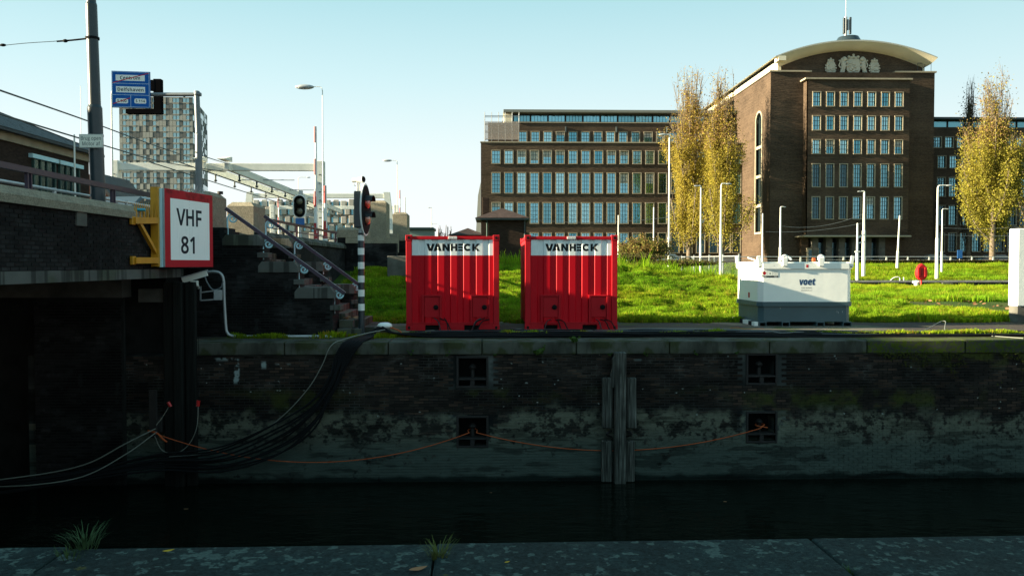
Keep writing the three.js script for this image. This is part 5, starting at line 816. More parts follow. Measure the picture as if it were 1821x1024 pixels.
for (const [u, vt, d, vb, r, label] of [[561, 225, 47, 425, 3.2, 'tall raised red and white barrier boom beside the gantry post'], [578, 330, 47, 424, 4.2, 'shorter raised red and white barrier boom by the tall one'], [495, 352, 95, 420, 1.8, 'thin distant raised barrier boom behind the stair pier'], [711, 338, 95, 400, 1.6, 'thin distant raised barrier boom above the second stone pier']]) {
  const a = P(u, vb, d), b = P(u, vt, d), t = thing('barrier_boom', label, 'barrier boom', V(a.x, 2.2, a.z)), L0 = b.y - a.y, n = Math.round(L0 / .95), rr = r * d / 1500;
  part('boom', [cyl(V(a.x, 2.2, a.z), b, rr * 1.1, rr * .5, 10)], M.white, t);
  for (let i = 0; i < n; i++) { if (i % 2) continue; const y = a.y + L0 * (1 - (i + 1) / n), y2 = y + L0 / n, R0 = (yy) => rr * lerp(1.1, .5, (yy - 2.2) / (b.y - 2.2)) + .006; part('red_band', [cyl(V(a.x, y, a.z), V(a.x, y2, a.z), R0(y), R0(y2), 10)], M.stripeRed, t); }
}
{ // blue direction sign on its gantry arm
  const d = 38, t = thing('direction_sign', 'blue overhead direction sign with struck out place names on a steel arm', 'road sign', V(P(350, 340, d).x, 2.2, -d)), p = (u, v, dd = d) => P(u, v, dd), m = M.poleGrey;
  part('pole', [cyl(V(p(352, 300).x, 2.2, -d), p(352.5, 240), .155, .15, 16), cyl(p(352.5, 240), p(350, 236), .15, .125, 16), cyl(p(352, 240), p(349, 162), .125, .115, 16)], m, t);
  part('arm', [cyl(p(345, 168), p(250, 168, 38.3), .09, .09, 12), ball(.15, ...p(350, 167), 1, 1, 1), cyl(p(347, 168), p(357, 168), .09, .08)], m, t);
  const c = p(231.5, 159), w = p(264, 150).x - p(199, 150).x, h = p(231, 127).y - p(231, 191).y, yaw = .12, nn = V(Math.sin(yaw), 0, Math.cos(yaw));
  const tx = canvasTex(640, 640, (g, W0, H0) => {
    g.fillStyle = '#0d55a0'; g.fillRect(0, 0, W0, H0); g.strokeStyle = '#c4d6e2'; g.lineWidth = 7; g.strokeRect(10, 10, W0 - 20, H0 - 20); g.beginPath(); g.moveTo(10, 215); g.lineTo(W0 - 10, 215); g.moveTo(10, 418); g.lineTo(W0 - 10, 418); g.moveTo(318, 418); g.lineTo(318, H0 - 10); g.stroke();
    g.fillStyle = '#e6e9e4'; g.fillRect(68, 62, 490, 104); g.fillRect(72, 268, 490, 108); const rr = (x, y, w, h) => { g.beginPath(); g.roundRect(x, y, w, h, 22); g.fill(); }; rr(66, 482, 206, 88); rr(378, 478, 200, 88);
    g.fillStyle = '#132028'; g.textAlign = 'center'; g.font = 'bold 84px sans-serif'; g.fillText('Centrum', 312, 144, 350); g.fillText('Delfshaven', 317, 352, 452); g.font = 'bold 66px sans-serif'; g.fillText('S 100', 168, 550, 170); g.fillText('S 114', 478, 546, 170);
    g.strokeStyle = '#b3232f'; g.lineWidth = 15; g.beginPath(); g.moveTo(14, 208); g.lineTo(626, 22); g.moveTo(16, 582); g.lineTo(308, 470); g.stroke();
  });
  part('sign_plate', [rbox(w + .03, h + .03, .06, 0, 0, 0, .015).rotateY(yaw).translate(c.x, c.y, c.z - .05)], M.blueSign, t); part('lettering', [face(w, h, V(c.x, c.y, c.z).addScaledVector(nn, -.006), nn)], signFace(tx), t);
  part('rear_panel', [rbx(p(271, 0, 39).x, p(285, 0, 39).x, p(0, 200, 39).y, p(0, 139, 39).y, -39.2, -38.9, .02), bx(p(265, 0, 38.6).x, p(273, 0, 38.6).x, p(0, 160, 38.6).y, p(0, 141, 38.6).y, -38.7, -38.5), bx(p(222, 0, 38.7).x, p(285, 0, 38.7).x, p(0, 201, 38.7).y, p(0, 193, 38.7).y, -38.9, -38.6)], mat({ c: [.004, .004, .005], roughness: .95, specularIntensity: .05 }), t);
}
{ // small signal light behind the stairs
  const d = 38, c = P(532.5, 367, d), t = thing('signal_light', 'oval two lamp road signal with white border above the stairs', 'signal light', V(c.x, 2.2, c.z)), w = 12 * d / 1500, h = 21.5 * d / 1500;
  const cap = (a, b) => { const s = new THREE.Shape(); s.absarc(0, b - a, a, 0, Math.PI, false); s.absarc(0, -(b - a), a, Math.PI, 2 * Math.PI, false); return s; };
  part('border', [prism(cap(w, h), .05).translate(c.x, c.y, c.z)], M.white, t); part('board', [prism(cap(w - .06, h - .06), .03).translate(c.x, c.y, c.z + .04)], M.black, t);
  for (const k of [1, -1]) { const y = c.y + k * h * .40; const l = part('lamp', [ball(.15, c.x, y, c.z + .09, 1, 1, .5)], mat({ c: [.10, .10, .07], roughness: .25 }), t); part('visor', [new THREE.CylinderGeometry(.19, .19, .26, 16, 1, true, Math.PI * .5 + .3, Math.PI * 2 - .6 - Math.PI * .6).rotateX(Math.PI / 2).rotateZ(1.0).translate(c.x, y, c.z + .2)], mat({ c: [.012, .013, .014], side: THREE.DoubleSide }), l); }
  part('post', [cyl(V(c.x, 2.2, c.z - .06), V(c.x, c.y - h * .6, c.z - .06), .05), cyl(V(c.x + .05, c.y + h, c.z - .02), V(c.x + .05, c.y + h + .16, c.z - .02), .09)], M.galv, t);
  const b = P(534, 394, 38); part('blue_plate', [rbox(.4, .3, .03, b.x, b.y, b.z + .1, .01)], M.blueSign, t);
}
{ // lock signal on its striped mast
  const d = 20.75, b = P(642.5, 594, d), t = thing('lock_signal', 'black oval lock signal with two red lamps on a black and white striped mast', 'signal light', V(b.x, 0, b.z)), y = (v) => P(642, v, d).y, x = b.x;
  part('mast', [cyl(V(x, 0, b.z), V(x, y(414), b.z), .078, .075, 20)], M.poleDark, t);
  for (const [v0, v1] of [[418, 428], [441, 453], [466, 478], [490, 502], [515, 527], [540, 552]]) part('white_band', [cyl(V(x, y(v1), b.z), V(x, y(v0), b.z), .0805, .0805, 20)], M.white, t);
  part('collar', [cyl(V(x, y(418), b.z), V(x, y(404), b.z), .06, .06, 14)], M.galv, t);
  part('housing', [rbx(P(628, 0, d).x, P(641, 0, d).x, y(405), y(340), b.z - .3, b.z + .1, .02)], M.poleDark, t);
  const c = V(P(645.5, 0, d - .1).x, y(373), b.z + .02), yaw = 1.40, rot = (g) => g.rotateY(yaw).translate(c.x, c.y, c.z), ov = (w, h) => { const s = new THREE.Shape(); s.absellipse(0, 0, w, h, 0, Math.PI * 2, false); return s; }, E = (w, h, dp, z) => new THREE.ExtrudeGeometry(ov(w, h), { depth: dp, bevelEnabled: false, curveSegments: 28 }).translate(0, 0, z);
  part('white_rim', [rot(E(.385, .64, .03, 0))], M.white, t); part('board', [rot(E(.345, .595, .02, .025))], M.black, t);
  for (const [k, col] of [[.17, [.75, .06, .04]], [-.22, [.42, .14, .08]]]) { const l = part('lamp', [rot(ball(.145, 0, k, .07, 1, 1, .5, 18))], mat({ c: col, roughness: .25, clearcoat: 1 }), t); part('visor', [rot(new THREE.CylinderGeometry(.175, .165, .2, 20, 1, true, Math.PI * .55, Math.PI * .9).rotateX(-Math.PI / 2).rotateZ(Math.PI).translate(0, k + .01, .13))], mat({ c: [.011, .012, .013], side: THREE.DoubleSide, roughness: .5 }), l); }
  const s = thing('loudspeaker', 'grey horn loudspeaker on top of the striped lock signal', 'loudspeaker', P(637, 322, d)), q = P(637, 320, d);
  part('horn', [cyl(V(q.x + .0, q.y, q.z), V(q.x + .13, q.y + .01, q.z + .06), .06, .085, 18), cyl(V(q.x - .15, q.y - .005, q.z - .04), V(q.x, q.y, q.z), .05, .055, 14)], M.paleSteel, s); part('mouth', [cyl(V(q.x + .131, q.y + .01, q.z + .06), V(q.x + .14, q.y + .01, q.z + .065), .07, .07, 18)], M.dark, s); part('bracket', [cyl(V(q.x - .03, y(342), q.z), V(q.x - .03, q.y - .05, q.z), .02), cyl(V(q.x + .02, y(342), q.z), V(q.x + .02, q.y - .05, q.z), .02), tube([V(q.x - .12, q.y - .06, q.z), V(q.x - .1, q.y - .13, q.z), V(q.x - .03, q.y - .16, q.z)], .008, 10, 5)], M.galv, s);
}
{ // channel sign on yellow brackets
  const A = P(290, 404, 17.35), B = P(375.5, 404, 19.2), dir = B.clone().sub(A).setY(0), w = dir.length(); dir.normalize(); const n = V(-dir.z, 0, dir.x), top = P(290, 334.5, 17.35).y, bot = P(290, 475, 17.35).y, h = top - bot, c = A.clone().lerp(B, .5); c.y = (top + bot) / 2; if (n.x < 0) n.negate();
  const t = thing('channel_sign', 'white channel sign reading VHF 81 with red border on yellow brackets', 'sign', V(BX, 2, -17.4)), yaw = Math.atan2(n.x, n.z), at = (g, o = 0) => g.rotateY(yaw).translate(c.x + n.x * o, c.y, c.z + n.z * o);
  const tx = canvasTex(1024, 860, (g, W0, H0) => {
    const R = rng(66), gr = g; gr.fillStyle = '#b3202a'; gr.fillRect(0, 0, W0, H0); gr.fillStyle = '#f3f6f0'; gr.fillRect(112, 98, W0 - 190, H0 - 178); gr.fillStyle = '#14252c';
    const txt = (s, x, y, w2, px) => { gr.font = px + 'px sans-serif'; const m = gr.measureText(s).width; gr.save(); gr.translate(x, y); gr.scale(w2 / m, 1); gr.lineWidth = 12; gr.strokeStyle = '#14252c'; gr.strokeText(s, 0, 0); gr.fillText(s, 0, 0); gr.restore(); };
    txt('VHF', 240, 385, 530, 250); txt('81', 310, 700, 360, 255);
    for (let i = 0; i < 60; i++) { gr.fillStyle = `rgba(70,80,70,${.03 + .05 * R()})`; gr.fillRect(120 + R() * 800, 100 + R() * 500, 2 + R() * 5, 60 + R() * 180); }
    for (let i = 0; i < 20; i++) { gr.fillStyle = 'rgba(40,50,50,.6)'; gr.fillRect(503 + (R() - .5) * 8, 110 + i * 34, 5, 6); }
    for (let i = 0; i < 40; i++) { gr.fillStyle = `rgba(30,0,0,${.05 + .1 * R()})`; gr.fillRect(R() * W0, R() * 60, 30 + R() * 60, 40); }
  });
  part('plate', [at(rbox(w, h, .05, 0, 0, 0, .01))], M.galv, t); part('face', [(() => { const g = new THREE.PlaneGeometry(w, h); return keepUV(at(g, .0275)); })()], signFace(tx), t);
  const e = A.clone().addScaledVector(n, -.12), fl = (q, v) => V(q.x, P(290, v, 17.35).y, q.z);
  part('upright', [bar(fl(e.clone().add(V(-.02, 0, .06)), 474), fl(e.clone().add(V(-.02, 0, .06)), 333), .16, .15)], M.yellow, t); part('edge_strip', [bar(fl(A.clone().add(V(-.045, 0, .02)), 475), fl(A.clone().add(V(-.045, 0, .02)), 335), .05, .05)], M.scroll, t);
  const wl = (v) => { const y = P(226, v, 17.4).y; return V(BX + .02, y, -16.15 - .0); }, wx = P(226, 391, 17.2);
  const W1 = V(BX + .03, P(226, 391, 16.2).y, -16.3), up = fl(e, 392), lo = fl(e, 463), a1 = P(226, 392, 16.35), a2 = P(228, 463, 16.35); a1.x = Math.max(a1.x, BX + .04); a2.x = Math.max(a2.x, BX + .04);
  part('arm', [bar(a1, up, .13, .12), rbox(.06, .16, .16, a1.x, a1.y, a1.z, .01)], M.yellow, t); part('arm', [bar(a2, lo, .13, .12), rbox(.06, .16, .16, a2.x, a2.y, a2.z, .01)], M.yellow, t); part('strut', [bar(a1.clone().lerp(up, .25).add(V(0, -.05, 0)), lo.clone().add(V(0, .05, 0)), .07, .07)], M.yellow, t);
  const sp = []; for (let i = 0; i < 6; i++) { const q = a1.clone().lerp(up, .12 + .15 * i); for (const k of [-1, 1]) sp.push(between(new THREE.ConeGeometry(.022, 1, 5).translate(0, .5, 0), q.clone().add(V(k * .01, .06, 0)), q.clone().add(V(k * .03, .38, k * .02)))); } part('anti_climb_spike', sp, M.yellow, t, { kind: 'stuff' });
  const R = rng(9), tp = []; for (let i = 0; i < 26; i++) { const q = A.clone().lerp(B, .32 + .55 * R()); q.y = top; tp.push(cyl(q, q.clone().add(V((R() - .5) * .1, .07 + .1 * R(), (R() - .5) * .1)), .006, .003, 3)); } part('bird_spike', tp, M.galv, t, { kind: 'stuff' });
  const cn = P(243, 373, 16.6); solo('drink_can', [cyl(cn, cn.clone().add(V(.15, 0, -.02)), .03, .03, 12)], mat({ c: [.05, .35, .45], roughness: .3, metalness: .5 }), 'crushed blue drink can lodged among the yellow spikes', 'can', cn); const c2 = P(233, 373, 16.6); solo('drink_can', [cyl(c2, c2.clone().add(V(.07, 0, 0)), .03, .03, 12)], mat({ c: [.6, .65, .65], roughness: .3, metalness: .5 }), 'silver drink can next to the blue one on the yellow bracket', 'can', c2);
}
{ // security camera, its frame and conduit
  const d = 19.0, a = P(324, 499, d), b = P(365, 486, d), t = thing('security_camera', 'pale tilted security camera under the channel sign', 'security camera', a.clone().lerp(b, .5));
  part('housing', [bar(a, b.clone().add(V(0, 0, -.1)), .13, .11)], M.paleSteel, t); part('sun_shield', [bar(a.clone().add(V(-.02, .07, 0)), b.clone().add(V(.01, .07, -.1)), .17, .02)], M.galv, t); part('bracket', [rbox(.16, .13, .12, ...P(345, 504, d), .02), cyl(P(350, 505, d), P(352, 512, d + .3), .03)], M.paleSteel, t);
  const w = (u, v) => P(u, v, 19.7); part('cable', [tube([w(363, 490), w(368, 503), w(378, 515), w(392, 511), w(396, 500)], .018, 24, 6), tube([w(378, 515), w(388, 525), w(389, 532)], .014, 14, 5)], M.poleGrey, t); part('wall_frame', [bar(w(356, 509), w(356, 534), .03, .03), bar(w(356, 520), w(386, 516), .03, .03), bar(w(356, 534), w(388, 532), .03, .03), rbx(w(375, 0).x, w(389, 0).x, w(0, 534).y, w(0, 516).y, -19.75, -19.65, .01)], M.galv, t);
  const q = (u, v) => P(u, v, 20.05); solo('conduit', [tube([q(362, 485), q(380, 483), q(392, 487), q(397, 500), q(398, 530), q(401, 580), q(404, 592), q(412, 597), q(440, 598.5), q(560, 598), q(585, 599), q(597, 604)], .034, 90, 8)], M.galv, 'grey conduit pipe bending down the wall and along the stair foot', 'pipe', q(400, 560));
  solo('plug_connector', [cyl(P(298, 715, 18.4), P(303, 723, 18.4), .035, .035)], M.red, 'red plug hanging on the dark timbers', 'plug', P(300, 719, 18.4)); solo('plug_connector', [cyl(P(352, 712, 18.6), P(351, 722, 18.6), .04, .04)], M.red, 'red plug hanging on a thin cord before the lock wall', 'plug', P(352, 717, 18.6));
}
// mooring bollard
{
  const b = P(684, 601, 20.2); const t = thing('bollard', 'grey iron mooring bollard with a white mushroom cap on the quay', 'bollard', V(b.x, 0, b.z)); const lp = (p) => new THREE.LatheGeometry(p.map(([r, y]) => new THREE.Vector2(r, y)), 24).translate(b.x, 0, b.z);
  part('post', [lp([[0, .001], [.15, .001], [.15, .03], [.125, .06], [.115, .2], [.12, .24]])], M.concrete, t); part('cap', [lp([[.12, .225], [.165, .235], [.18, .275], [.16, .315], [.10, .345], [0, .355]])], M.white, t);
}
// ------------------------------------------------------------------ red containers
{
  const W0 = 2.44, H0 = 2.475, Dp = 3.0, C = P(805, 588, 22.05), nR = 7;
  const panelTex = (seed) => canvasTex(1024, 1024, (g, w, h) => {
    const R = rng(seed); g.fillStyle = '#c00519'; g.fillRect(0, 0, w, h); const band = h * .19; g.fillStyle = '#e6ebe8'; g.fillRect(0, 0, w, band);
    g.fillStyle = '#11191d'; const hh = 92, y = 50, x0 = 182; const P2 = (pts) => { g.beginPath(); pts.forEach(([a, b], i) => i ? g.lineTo(a, b) : g.moveTo(a, b)); g.closePath(); g.fill(); };
    const V2 = (x, w, fl) => { const a = (p) => fl ? [p[0], y + hh - (p[1])] : [p[0], y + p[1]]; P2([[x, 0], [x + 32, 0], [x + w / 2, hh - 34], [x + w - 32, 0], [x + w, 0], [x + w / 2 + 20, hh], [x + w / 2 - 20, hh]].map(a)); };
    V2(x0, 104, false); V2(x0 + 88, 104, true); g.fillRect(x0 + 122, y + hh - 30, 38, 16);
    let x = x0 + 200; P2([[x, y], [x + 30, y], [x + 62, y + 50], [x + 62, y], [x + 92, y], [x + 92, y + hh], [x + 62, y + hh], [x + 30, y + 42], [x + 30, y + hh], [x, y + hh]]);
    x += 104; g.fillRect(x, y, 30, hh); g.fillRect(x + 58, y, 30, hh); g.fillRect(x + 30, y + 34, 28, 24);
    x += 96; for (const k of [0, 34, 68]) g.fillRect(x, y + k, 62, 24);
    x += 72; g.lineWidth = 27; g.strokeStyle = '#11191d'; g.beginPath(); g.ellipse(x + 48, y + hh / 2, 36, hh / 2 - 13, 0, .75, Math.PI * 2 - .75); g.stroke();
    x += 104; g.fillRect(x, y, 30, hh); P2([[x + 28, y + 46], [x + 62, y], [x + 98, y], [x + 56, y + 46], [x + 100, y + hh], [x + 64, y + hh], [x + 28, y + 56]]);
    for (let i = 0; i < 90; i++) { g.fillStyle = `rgba(${R() < .5 ? '40,0,0' : '90,70,60'},${.02 + .05 * R()})`; const sx = R() * w; g.fillRect(sx, R() * h, 1 + R() * 3, 30 + R() * 220); }
    for (let i = 0; i < 70; i++) { g.fillStyle = `rgba(25,8,8,${.1 + .3 * R()})`; g.fillRect(R() * w, h * (.2 + .8 * R()), 2 + R() * 7, 1 + R() * 3); }
  });
  const build = (C, label, seed) => {
    const t = thing('container', label, 'container', V(C.x, .012, C.z)), x0 = C.x - W0 / 2, x1 = C.x + W0 / 2, z = C.z, y = (k) => .012 + k, m = M.redPaint, p = .16;
    for (const a of [x0, x1 - p]) for (const zz of [z, z - Dp + .12]) part('corner_post', [rbx(a + .005, a + p - .005, y(.15), y(H0 - .13), zz - .12, zz, .012)], m, t);
    for (const a of [x0, x1 - p]) for (const zz of [z, z - Dp + .16]) for (const k of [.0, H0 - .13]) { const cst = part('corner_casting', [rbx(a - .006, a + p + .006, y(k), y(k + .15), zz - .16, zz + .006, .012)], m, t); part('slot', [new THREE.CylinderGeometry(.032, .032, .01, 14).rotateX(Math.PI / 2).scale(1, 1.25, 1).translate(a + p / 2, y(k + .075), zz + .008)], M.dark, cst); }
    part('top_rail', [rbx(x0 + p, x1 - p, y(H0 - .10), y(H0 - .015), z - .1, z - .004, .01), rbx(x0 + .01, x0 + .1, y(H0 - .1), y(H0 - .02), z - Dp + .16, z - .16, .01), rbx(x1 - .1, x1 - .01, y(H0 - .1), y(H0 - .02), z - Dp + .16, z - .16, .01)], m, t);
    const fx = [[.5, .86], [1.52, 1.90]]; // bottom rail with two fork pockets
    part('bottom_rail', [rbx(x0 + p, x0 + fx[0][0], y(0), y(.18), z - .1, z - .006, .008), rbx(x0 + fx[0][1], x0 + fx[1][0], y(0), y(.18), z - .1, z - .006, .008), rbx(x0 + fx[1][1], x1 - p, y(0), y(.18), z - .1, z - .006, .008), rbx(x0 + fx[0][0], x0 + fx[0][1], y(.14), y(.18), z - .1, z - .007, .005), rbx(x0 + fx[1][0], x0 + fx[1][1], y(.14), y(.18), z - .1, z - .007, .005), bx(x0 + p, x1 - p, y(.181), y(.21), z - .09, z + .004)], m, t);
    part('fork_pocket', fx.map(([a, b]) => bx(x0 + a, x0 + b, y(.003), y(.137), z - 1, z - .095)), M.dark, t);
    // corrugated front with the printed band
    const px0 = x0 + p, px1 = x1 - p, pw = px1 - px0, py0 = y(.21), py1 = y(H0 - .102), prof = [[0, 0]], q = new MB(), pitch = pw / 6.35; let s = .10 * pw / 2.12;
    for (let i = 0; i < 6; i++) { const a = .19 + i * .335; prof.push([a - .028, 0], [a, -.028], [a + .125, -.028], [a + .153, 0]); } prof.push([pw, 0]);
    const ys = [py0, py1]; for (let i = 0; i < prof.length - 1; i++) { const [a, za] = prof[i], [b, zb] = prof[i + 1]; for (let j = 0; j < 1; j++) q.quad(V(px0 + a, py0, z - .03 + za), V(px0 + b, py0, z - .03 + zb), V(px0 + b, py1, z - .03 + zb), V(px0 + a, py1, z - .03 + za), [[a / pw, 0], [b / pw, 0], [b / pw, 1], [a / pw, 1]]); }
    part('front_panel', [q.geo()], mat({ map: panelTex(seed), roughness: .5, specularIntensity: .3, side: THREE.DoubleSide }), t);
    part('box', [bx(x0 + .03, x1 - .03, y(.15), y(H0 - .06), z - Dp + .03, z - .11)], M.redDark, t);
    for (const sx of [-1, 1]) part('side_panel', Array.from({ length: 9 }, (_, i) => rbox(.05, H0 - .32, .16, sx < 0 ? x0 + .03 : x1 - .03, y(H0 / 2 + .03), z - .32 - i * .29, .015)), m, t, { kind: 'stuff' });
    const plate = part('number_plate', [rbx(C.x - .115, C.x + .115, y(H0 - .085), y(H0 - .02), z - .004, z + .012, .004)], M.white, t);
    part('lettering', [face(.2, .05, V(C.x, y(H0 - .052), z + .0125), V(0, 0, 1))], signFace(canvasTex(256, 64, (g, w, h) => { g.fillStyle = '#e8eae4'; g.fillRect(0, 0, w, h); g.fillStyle = '#333'; g.font = 'bold 46px sans-serif'; g.textAlign = 'center'; g.fillText(seed === 1 ? 'CDPP 582-3' : 'CDPP 582-6', w / 2, 48, 236); })), plate);
    // hatches: raised frame, recessed door, black turn lock, cable slot below
    for (const [a, b] of [[.42, .93], [1.68, 2.2]]) {
      const X0 = x0 + a, X1 = x0 + b, f = part('hatch', [rbx(X0, X0 + .05, y(.19), y(.93), z - .06, z + .022, .006), rbx(X1 - .05, X1, y(.19), y(.93), z - .06, z + .022, .006), rbx(X0 + .05, X1 - .05, y(.89), y(.93), z - .06, z + .022, .006), bx(X0 + .05, X1 - .05, y(.33), y(.889), z - .1, z - .068), bx(X0 + .01, X1 + (a < 1 ? .0 : 0), y(.18), y(.2), z - .05, z + .015)], m, t);
      part('door', [rbx(X0 + .058, X1 - .058, y(.34), y(.882), z - .068, z - .012, .008)], m, f);
      part('turn_lock', [new THREE.CylinderGeometry(.062, .068, .05, 20).rotateX(Math.PI / 2).translate(X1 - .15, y(.605), z + .006), new THREE.CylinderGeometry(.03, .03, .02, 14).rotateX(Math.PI / 2).translate(X1 - .15, y(.605), z + .04), rbox(.10, .022, .03, X1 - .15, y(.605), z + .04, .008)], M.black, f);
      part('cable_slot', [bx(X0 + .05, X1 - .05, y(.212), y(.325), z - .09, z - .06)], M.dark, f);
    }
    part('roof', [bx(x0 + .06, x1 - .06, y(H0 - .06), y(H0 - .035), z - Dp + .1, z - .11)], m, t); return t;
  };
  build(C, 'red corrugated container with VANHECK band, next to the lock signal', 1); build(P(1016, 588, 22.05), 'red corrugated container with VANHECK band, between the other container and the tank', 2);
  // cables from the hatches
  const R = rng(71);
  [[772, 566, 790, 600], [782, 566, 815, 601], [790, 566, 800, 602], [855, 566, 825, 598], [862, 566, 818, 596], [870, 568, 830, 603], [980, 568, 962, 600], [988, 568, 1010, 601], [992, 568, 1030, 603], [1060, 568, 1085, 598], [1068, 568, 1105, 600], [1075, 568, 1120, 602]].forEach(([u, v, u2, v2], i) => {
    const a = P(u, v, 22.02), e = P(u2, v2, 20.6); e.y = .05; const m = V(lerp(a.x, e.x, .35), .25, -21.85), m2 = V(lerp(a.x, e.x, .6), .05, -21.5); solo('power_cable', [tube([a, m, m2, e, V(e.x + .6 * (u2 > u ? 1 : -1), .05, e.z + .15), V(e.x + 1.6 * (u2 > u ? 1 : -1), .04, e.z - .1)], .016, 40, 6)], i % 3 ? M.rubber : M.rubberBlue, u < 900 ? 'black cable looping from a hatch of the container next to the lock signal' : 'black cable looping from a hatch of the container nearer the tank', 'cable', a.clone(), u < 900 ? 'cables from the first container' : 'cables from the second container');
  });
}
// ------------------------------------------------------------------ cables along the quay and down the wall
{
  const R = rng(81), runs = 42, bol = P(684, 585, 20.2);
  for (let i = 0; i < runs; i++) {
    const hang = i < 11, z0 = -19.75 - 1.55 * ((i + .5) / runs), pts = [];
    if (hang) {
      const o = () => (R() - .5), dz = o() * .15, k = 1 + o() * .16, dv = i * 5 - 25;
      const low = [[-170, 876, 16.4], [0, 869, 17.1], [130, 850, 17.7], [275, 826, 18.2], [395, 822, 18.35], [495, 785, 18.5], [556, 742, 18.6], [590, 690, 18.68]];
      for (const [u, v, d] of low) { const wt = { 395: 1, 495: 1.5, 556: 1.3, 590: .8, 275: .6 }[u] ?? .4, q = P(u + o() * 10, v + (i - 6) * 4.2 * wt + o() * 6, d); q.z += dz * .5; pts.push(q); }
      pts.push(V(-3.22 + (i - 6) * .034, -.38, -18.74), V(-3.03 + (i - 6) * .04, -.06, -18.76), V(-2.93 + (i - 6) * .038, .035 + .012 * (i % 2), -19.0), V(-2.78 + (i - 6) * .024, .07, -19.7), V(bol.x - .08 + o() * .1, .20 + .02 * (i % 4), bol.z + .22), V(bol.x + .28, .12, bol.z + .28 + o() * .1));
    } else pts.push(V(lerp(-2.1, 1, R() * R()), .05, z0));
    let x = pts[pts.length - 1].x + .8, end = hang || R() < .35 ? 15.5 : 5 + R() * 9, ph = R() * 9, layer = .008 + .02 * (i % 5);
    while (x < end) { const thin = sst(x, 5, 9), zz = lerp(z0, -19.75 - .9 * ((i * 7) % runs) / runs, thin) + .10 * Math.sin(x * .9 + ph) + (R() - .5) * .13; pts.push(V(x, .024 + layer * (1 - .5 * thin) * (zz < -20.9 ? .35 : 1) + (R() < .1 ? .02 : 0), clamp(zz, -21.5, -19.72))); x += .7 + R() * .5; }
    const loose = i > 11 && i % 6 === 0;
    solo('power_cable', [tube(pts, hang ? .02 : .013 + .014 * R(), pts.length * 6, 6)], !hang && i % 2 ? M.rubberBlue : M.rubber, hang ? 'thick black cable hanging from the bollard down the lock wall and along the quay' : 'black cable lying along the quay in front of the containers', 'cable', pts[0].clone(), hang ? 'cables hanging from the bollard' : 'cables lying along the quay');
  }
  const cordMat = mat({ c: [.22, .23, .21], roughness: .6 });
  for (let i = 0; i < 16; i++) { const x = -1.6 + i * .62 + R() * .4, z = -19.9 - R() * 1.5, y = .085 + R() * .03; solo('cord', [tube([V(x, y, z), V(x + .2, y + .02, z - .04 + R() * .1), V(x + .38, y - .02, z + (R() - .5) * .14), V(x + .6 + R() * .3, y, z + (R() - .5) * .1)], .004 + .004 * R(), 16, 5)], i % 5 === 2 ? M.orange : cordMat, i % 5 === 2 ? 'short orange cord end tied round the cables on the quay' : 'short pale cord end lying on the cables of the quay', 'cord', V(x, y, z), i % 5 === 2 ? 'orange cord ends on the cables' : 'pale cord ends on the cables'); }
  const cw = mat({ c: [.17, .18, .15], roughness: .5 });
  solo('thin_cable', [tube([P(690, 585, 20.0), P(650, 593, 19.6), P(612, 603, 19.1), P(588, 615, 18.75), P(572, 650, 18.72), P(548, 690, 18.72), P(505, 737, 18.72), P(455, 772, 18.7), P(360, 806, 18.6), P(300, 812, 18.4)], .011, 80, 6)], cw, 'thin pale cable hanging from the bollard, apart from the black bundle', 'cable', P(588, 615, 18.75));
  solo('thin_cable', [tube([P(276, 762, 18.3), P(220, 790, 18.0), P(160, 822, 17.8), P(90, 840, 17.6), P(-40, 858, 17)], .013, 40, 6)], cw, 'upper pale rope leading from the timbers towards the bridge opening', 'rope', P(276, 762, 18.3)); solo('thin_cable', [tube([P(278, 768, 18.3), P(225, 806, 18.0), P(150, 846, 17.6), P(60, 862, 17.2), P(-40, 866, 17)], .013, 40, 6)], cw, 'lower pale rope leading from the timbers towards the bridge opening', 'rope', P(278, 768, 18.3));
  solo('thin_cable', [tube([P(352, 720, 18.6), P(349, 760, 18.5), P(335, 790, 18.5), P(312, 806, 18.4), P(287, 800, 18.4), P(274, 775, 18.4)], .009, 40, 5)], cw, 'thin cord loop hanging below the red plug on the lock wall', 'cord', P(352, 720, 18.6)); solo('thin_cable', [tube([P(352, 600, 18.75), P(353, 660, 18.7), P(352, 712, 18.65)], .006, 10, 4)], M.rubber, 'thin dark cord holding the red plug', 'cord', P(352, 600, 18.75)); solo('thin_cable', [tube([P(300, 722, 18.4), P(288, 742, 18.4), P(277, 756, 18.35)], .009, 12, 5)], cw, 'short cord below the red plug on the timbers', 'cord', P(300, 722, 18.4));
  const n2 = niches[1], n4 = niches[3], rope = (pts, l, n) => solo('orange_rope', [tube(pts, .010, n, 6)], M.orange, l, 'rope', pts[0].clone());
  const sag = (a, b, s, k = 14) => Array.from({ length: k + 1 }, (_, i) => { const t = i / k, p = a.clone().lerp(b, t); p.y -= s * 4 * t * (1 - t); return p; });
  rope(sag(P(262, 766, 18.4), V(n2.x - .06, n2.y - .03, WZ + .05), .68), 'orange rope sagging from the timbers to the first lower mooring niche', 70);
  rope(sag(V(n2.x + .08, n2.y - .03, WZ + .05), V(n4.x - .02, n4.y - .03, WZ + .05), .46), 'orange rope sagging between the two lower mooring niches', 70);
